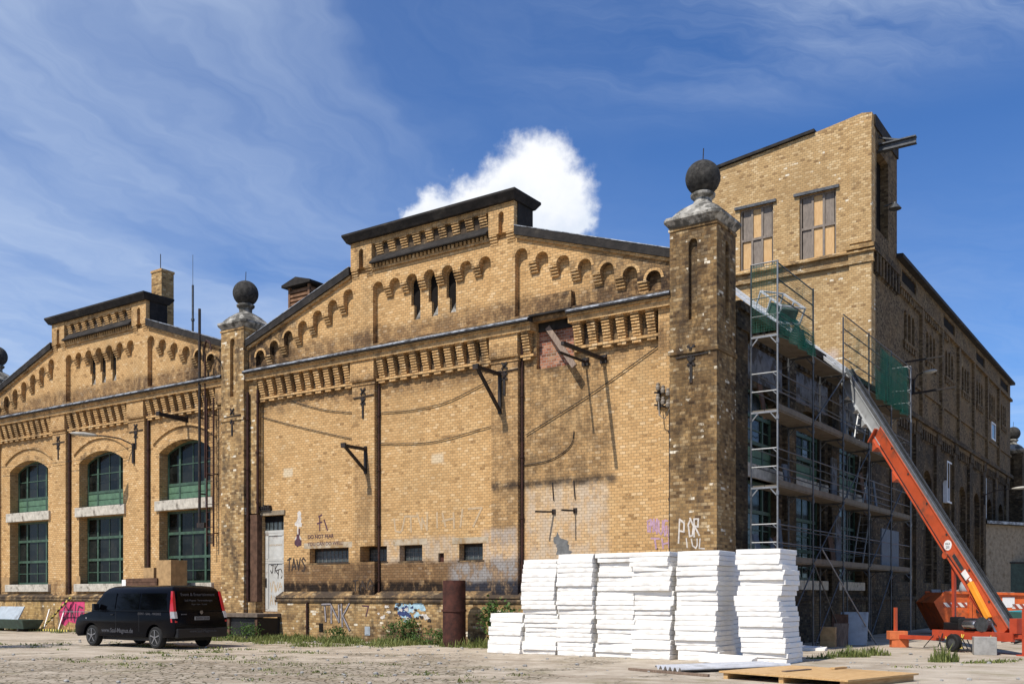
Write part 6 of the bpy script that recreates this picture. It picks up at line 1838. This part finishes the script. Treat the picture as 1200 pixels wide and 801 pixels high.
# right-edge clutter
tr_ = thing('tipping_trough', 'teal steel tipping trough at the right edge of the yard', 'trough', Vector((19.0, 36.3, 0)), radians(8))
q = MB(); q.loft([[(-.3, -.6, .25), (1.0, -.6, .25), (1.0, .6, .25), (-.3, .6, .25)], [(-.9, -.8, 1.0), (1.5, -.8, 1.15), (1.5, .8, 1.15), (-.9, .8, 1.0)]]); q.build('tub', M['teal'], tr_)
q = MB()
for x in (-.2, .9):
    for y in (-.5, .5): q.box(x - .05, x + .05, y - .05, y + .05, 0, .26)
q.build('feet', M['iron'], tr_)
q = MB()
for i in range(9):
    q.tube([(rr_.uniform(-.6, .2), rr_.uniform(-.6, .6), rr_.uniform(.03, .2)), (rr_.uniform(.4, 2.2), rr_.uniform(-.6, .6), rr_.uniform(.03, .5))], .03, 6)
tag(q.build('pipe_pile', M['dark_steel'], None, Vector((16.6, 32.8, 0)), (0, 0, -.3)), 'untidy heap of dull steel tubes on the ground behind the lift base', 'pipes')

# ================================================================== JUNK BY THE LEFT WALL
tb = bthing('green_trough', 'low dark green metal bin lying along the left hall plinth', 'bin', -33.2, -1.2)
q = MB(); q.loft([[(-1.9, -.35, .12), (1.6, -.35, .12), (1.6, .35, .12), (-1.9, .35, .12)], [(-2.0, -.5, .52), (1.75, -.5, .52), (1.75, .5, .52), (-2.0, .5, .52)]]); q.build('tub', M['tarp'], tb)
q = MB()
for x in (-1.4, 1.2): q.box(x - .06, x + .06, -.4, .4, 0, .121)
q.build('skids', M['iron'], tb)
q = MB(); q.box(-1.0, 1.0, -.02, .02, 0, .66)
tag(q.build('metal_sheet', M['grey_board'], None, W(-33.75, -1.15, .50), (radians(-28), 0, ANG)), 'tilted blue grey metal panel propped on the low green bin', 'panel')
q = MB(); q.beam((0, 0, 0), (1.75, 0.3, 1.38), .09, .06)
q.beam((0.1, -.1, 0), (1.75, 0.28, 1.40), .02, .02)
bz = q.build('barrier_bar', M['hazard'], None, W(-32.2, -.35, 0.12), (0, 0, ANG)); tag(bz, 'black and yellow striped bar leaning diagonally against the left plinth', 'barrier bar')
q = MB(); q.beam((0, 0, 0.05), (2.9, 0, 0.05), .09, .09)
tag(q.build('barrier_bar', M['hazard'], None, W(-32.3, -.75, 0.02), (0, 0, ANG)), 'black and yellow striped bar lying flat by the left plinth', 'barrier bar')
for (lab, u, dx_) in (('left of two thin white sticks leaning on the plinth', -31.75, -.45), ('right of two thin white sticks leaning on the plinth', -30.6, -.4)):
    q = MB(); q.beam((0, 0, 0), (dx_, .55, .92), .032, .03)
    tag(q.build('white_stick', M['white'], None, W(u, -.55, 0.05), (0, 0, ANG)), lab, 'stick')
q = MB(); q.tube([(0, 0, 0), (2.9, 0, .02)], .02, 6); q.tube([(0, 0.02, 0), (0, 0.02, -.8)], .02, 6); q.tube([(2.9, 0.02, 0), (2.9, 0.02, -.82)], .02, 6)
tag(q.build('thin_rail', M['steel'], None, W(-31.3, -.1, .86), (0, 0, ANG)), 'thin steel rail in front of the pink graffiti', 'rail')

# ================================================================== PLANTS
def blades(patches, seed):
    r_ = random.Random(seed); q = MB()
    for (cx, cy, rx, ry, ang, cnt, h0, h1) in patches:
        for i in range(cnt):
            a = r_.uniform(0, 2 * pi); k = r_.random() ** .7
            lx, ly = rx * k * cos(a), ry * k * sin(a)
            x = cx + lx * cos(ang) - ly * sin(ang); y = cy + lx * sin(ang) + ly * cos(ang)
            h = (h0 * .6 + (h1 - h0 * .6) * r_.random() ** 2.2) * (1.15 - .6 * k); w_ = r_.uniform(.008, .018) * (1 + h)
            d = r_.uniform(0, 2 * pi); ln = r_.uniform(.1, .6) * h
            b = Vector((x, y, 0)); t = b + Vector((ln * cos(d), ln * sin(d), h)); m_ = b + (t - b) * .5 + Vector((0, 0, h * .12))
            s_ = Vector((-sin(d + r_.uniform(-.8, .8)), cos(d), 0)) * w_
            v = [q.bm.verts.new(p) for p in (b - s_, b + s_, m_ + s_ * .8, t, m_ - s_ * .8)]
            q.bm.faces.new(v)
    return q
PT = []
rg = random.Random(21)
def strip(u0, u1, v0, v1, n, cnt, h0, h1):
    for i in range(n):
        p = W(rg.uniform(u0, u1), rg.uniform(v0, v1)); PT.append((p.x, p.y, rg.uniform(.25, .7), rg.uniform(.2, .45), ANG, cnt, h0, h1))
strip(-17.2, -9.0, -1.3, 0.0, 46, 130, .05, .30)
strip(-16.5, -9.5, -3.6, -1.2, 34, 80, .05, .18)
strip(-21.0, -16.0, -2.6, -1.2, 14, 90, .08, .28)
strip(-9.0, -5.6, -1.2, 0.0, 16, 110, .08, .36)
strip(-37, -22, -1.6, 0, 26, 60, .05, .22)
strip(-22, -8, -9.5, -5.0, 40, 40, .03, .09)
strip(-14, 0, -13, -8, 40, 30, .03, .08)
for (px, py, rx, ry, cnt, h0, h1) in ((8.7, 25.9, .6, .25, 420, .12, .34), (9.55, 26.6, .55, .22, 320, .1, .32), (7.8, 25.3, .4, .2, 160, .06, .2), (10.35, 24.0, .38, .2, 340, .15, .5), (11.1, 23.6, .6, .15, 180, .05, .14), (11.8, 24.0, .4, .15, 80, .04, .12), (12.5, 24.6, .5, .2, 60, .04, .1), (9.0, 22.2, .8, .3, 60, .03, .1)):
    PT.append((px, py, rx, ry, 0.1, cnt, h0, h1))
tag(blades(PT, 5).build('grass', M['grass']), 'patchy dry grass and weeds growing in the yard', 'grass', kind='stuff')

def leafy(name, lab, cat, loc, crx, cry, h, cnt, ls, seed, stems=8, z0=0.0):
    r_ = random.Random(seed)
    t = thing(name, lab, cat, loc)
    q = MB()
    for i in range(stems):
        a = r_.uniform(0, 2 * pi); k = r_.uniform(.1, .8)
        q.tube([(0, 0, 0), (crx * k * .5 * cos(a), cry * k * .5 * sin(a), h * .4), (crx * k * cos(a), cry * k * sin(a), h * r_.uniform(.6, .95))], .012, 5, .004)
    q.build('stems', M['bark'], t)
    q = MB()
    cl = [(r_.uniform(-.8, .8) * crx, r_.uniform(-.8, .8) * cry, z0 + h * r_.uniform(.1, .9)) for _ in range(max(6, cnt // 45))]
    for i in range(cnt):
        c = Vector(r_.choice(cl)) + Vector((r_.gauss(0, .22 * crx), r_.gauss(0, .22 * cry), r_.gauss(0, .13 * h)))
        if c.z < 0.02: c.z = r_.uniform(.02, .2)
        d = Vector((r_.uniform(-1, 1), r_.uniform(-1, 1), r_.uniform(-.5, .8))).normalized(); s_ = d.cross(Vector((r_.uniform(-1, 1), r_.uniform(-1, 1), r_.uniform(-1, 1)))).normalized()
        L = ls * r_.uniform(.6, 1.3)
        q.bm.faces.new([q.bm.verts.new(p) for p in (c, c + d * L * .5 + s_ * L * .3, c + d * L, c + d * L * .5 - s_ * L * .3)])
    q.build('leaves', M['leaf'], t)
leafy('weed_bush', 'dark leafy weed bush between the rusty pipe and the foam stacks', 'bush', W(-7.15, -.25), .55, .35, 1.3, 900, .12, 2)
leafy('weed_bush', 'low leafy weed clump against the plinth under the blue graffiti', 'bush', W(-11.0, -.35), .7, .3, .75, 700, .09, 3)
leafy('weed_bush', 'small weed clump at the plinth midway under the silver graffiti', 'bush', W(-13.9, -.3), .5, .25, .45, 400, .08, 6)
leafy('weed_bush', 'weeds at the right end of the dark loading platform', 'bush', W(-17.6, -1.35), .8, .35, .55, 600, .08, 7)
leafy('weed_bush', 'low weed clump left of the rusty pipe', 'bush', W(-9.6, -.5), .6, .3, .5, 450, .08, 8)
# small tree just outside the left of the frame whose shadow falls on the yard
tree = thing('young_tree', 'young leafy tree at the left of the yard', 'tree', (-17.0, 29.7, 0))
q = MB(); q.tube([(0, 0, 0), (.05, 0, 1.2), (0, .1, 2.4), (.1, .1, 4.2)], .09, 8, .03)
rt = random.Random(4)
for i in range(9):
    a = rt.uniform(0, 2 * pi); z = 1.8 + .25 * i; q.tube([(0, 0, z), (.6 * cos(a), .6 * sin(a), z + .5), (1.1 * cos(a), 1.1 * sin(a), z + .8)], .03, 6, .008)
q.build('trunk', M['bark'], tree)
q = MB()
cl = [(rt.uniform(-.9, .7), rt.uniform(-.9, .9), 3.2 + rt.uniform(-1, 1.1)) for _ in range(26)]
for i in range(2600):
    c = Vector(rt.choice(cl)) + Vector((rt.gauss(0, .24), rt.gauss(0, .24), rt.gauss(0, .2)))
    d = Vector((rt.uniform(-1, 1), rt.uniform(-1, 1), rt.uniform(-.7, .5))).normalized(); s_ = d.cross(Vector((rt.uniform(-1, 1), rt.uniform(-1, 1), rt.uniform(-1, 1)))).normalized(); L = rt.uniform(.08, .16)
    q.bm.faces.new([q.bm.verts.new(p) for p in (c, c + d * L * .5 + s_ * L * .3, c + d * L, c + d * L * .5 - s_ * L * .3)])
q.build('crown', M['leaf'], tree)

# loose stones and chips on the yard
rp = random.Random(77)
q = MB()
for i in range(520):
    if rp.random() < 0.5:
        x, y = rp.uniform(-14, 12), rp.uniform(17.5, 27)
    else:
        p = W(rp.uniform(-22, -5), rp.uniform(-6, -.6)); x, y = p.x, p.y
    r = rp.choice((.012, .016, .02, .03, .045)) * rp.uniform(.7, 1.3)
    q.loft([[(x + r * k_ * cos(a) * rp.uniform(.75, 1.2), y + r * k_ * sin(a) * rp.uniform(.75, 1.2), z_ * r) for a in [j * pi / 3 for j in range(6)]] for z_, k_ in ((0.0, .9), (.5, 1.0), (.95, .5))])
tag(q.build('pebbles', M['concrete'], smooth=False), 'loose stones and chips scattered over the sandy yard', 'stones', kind='stuff')
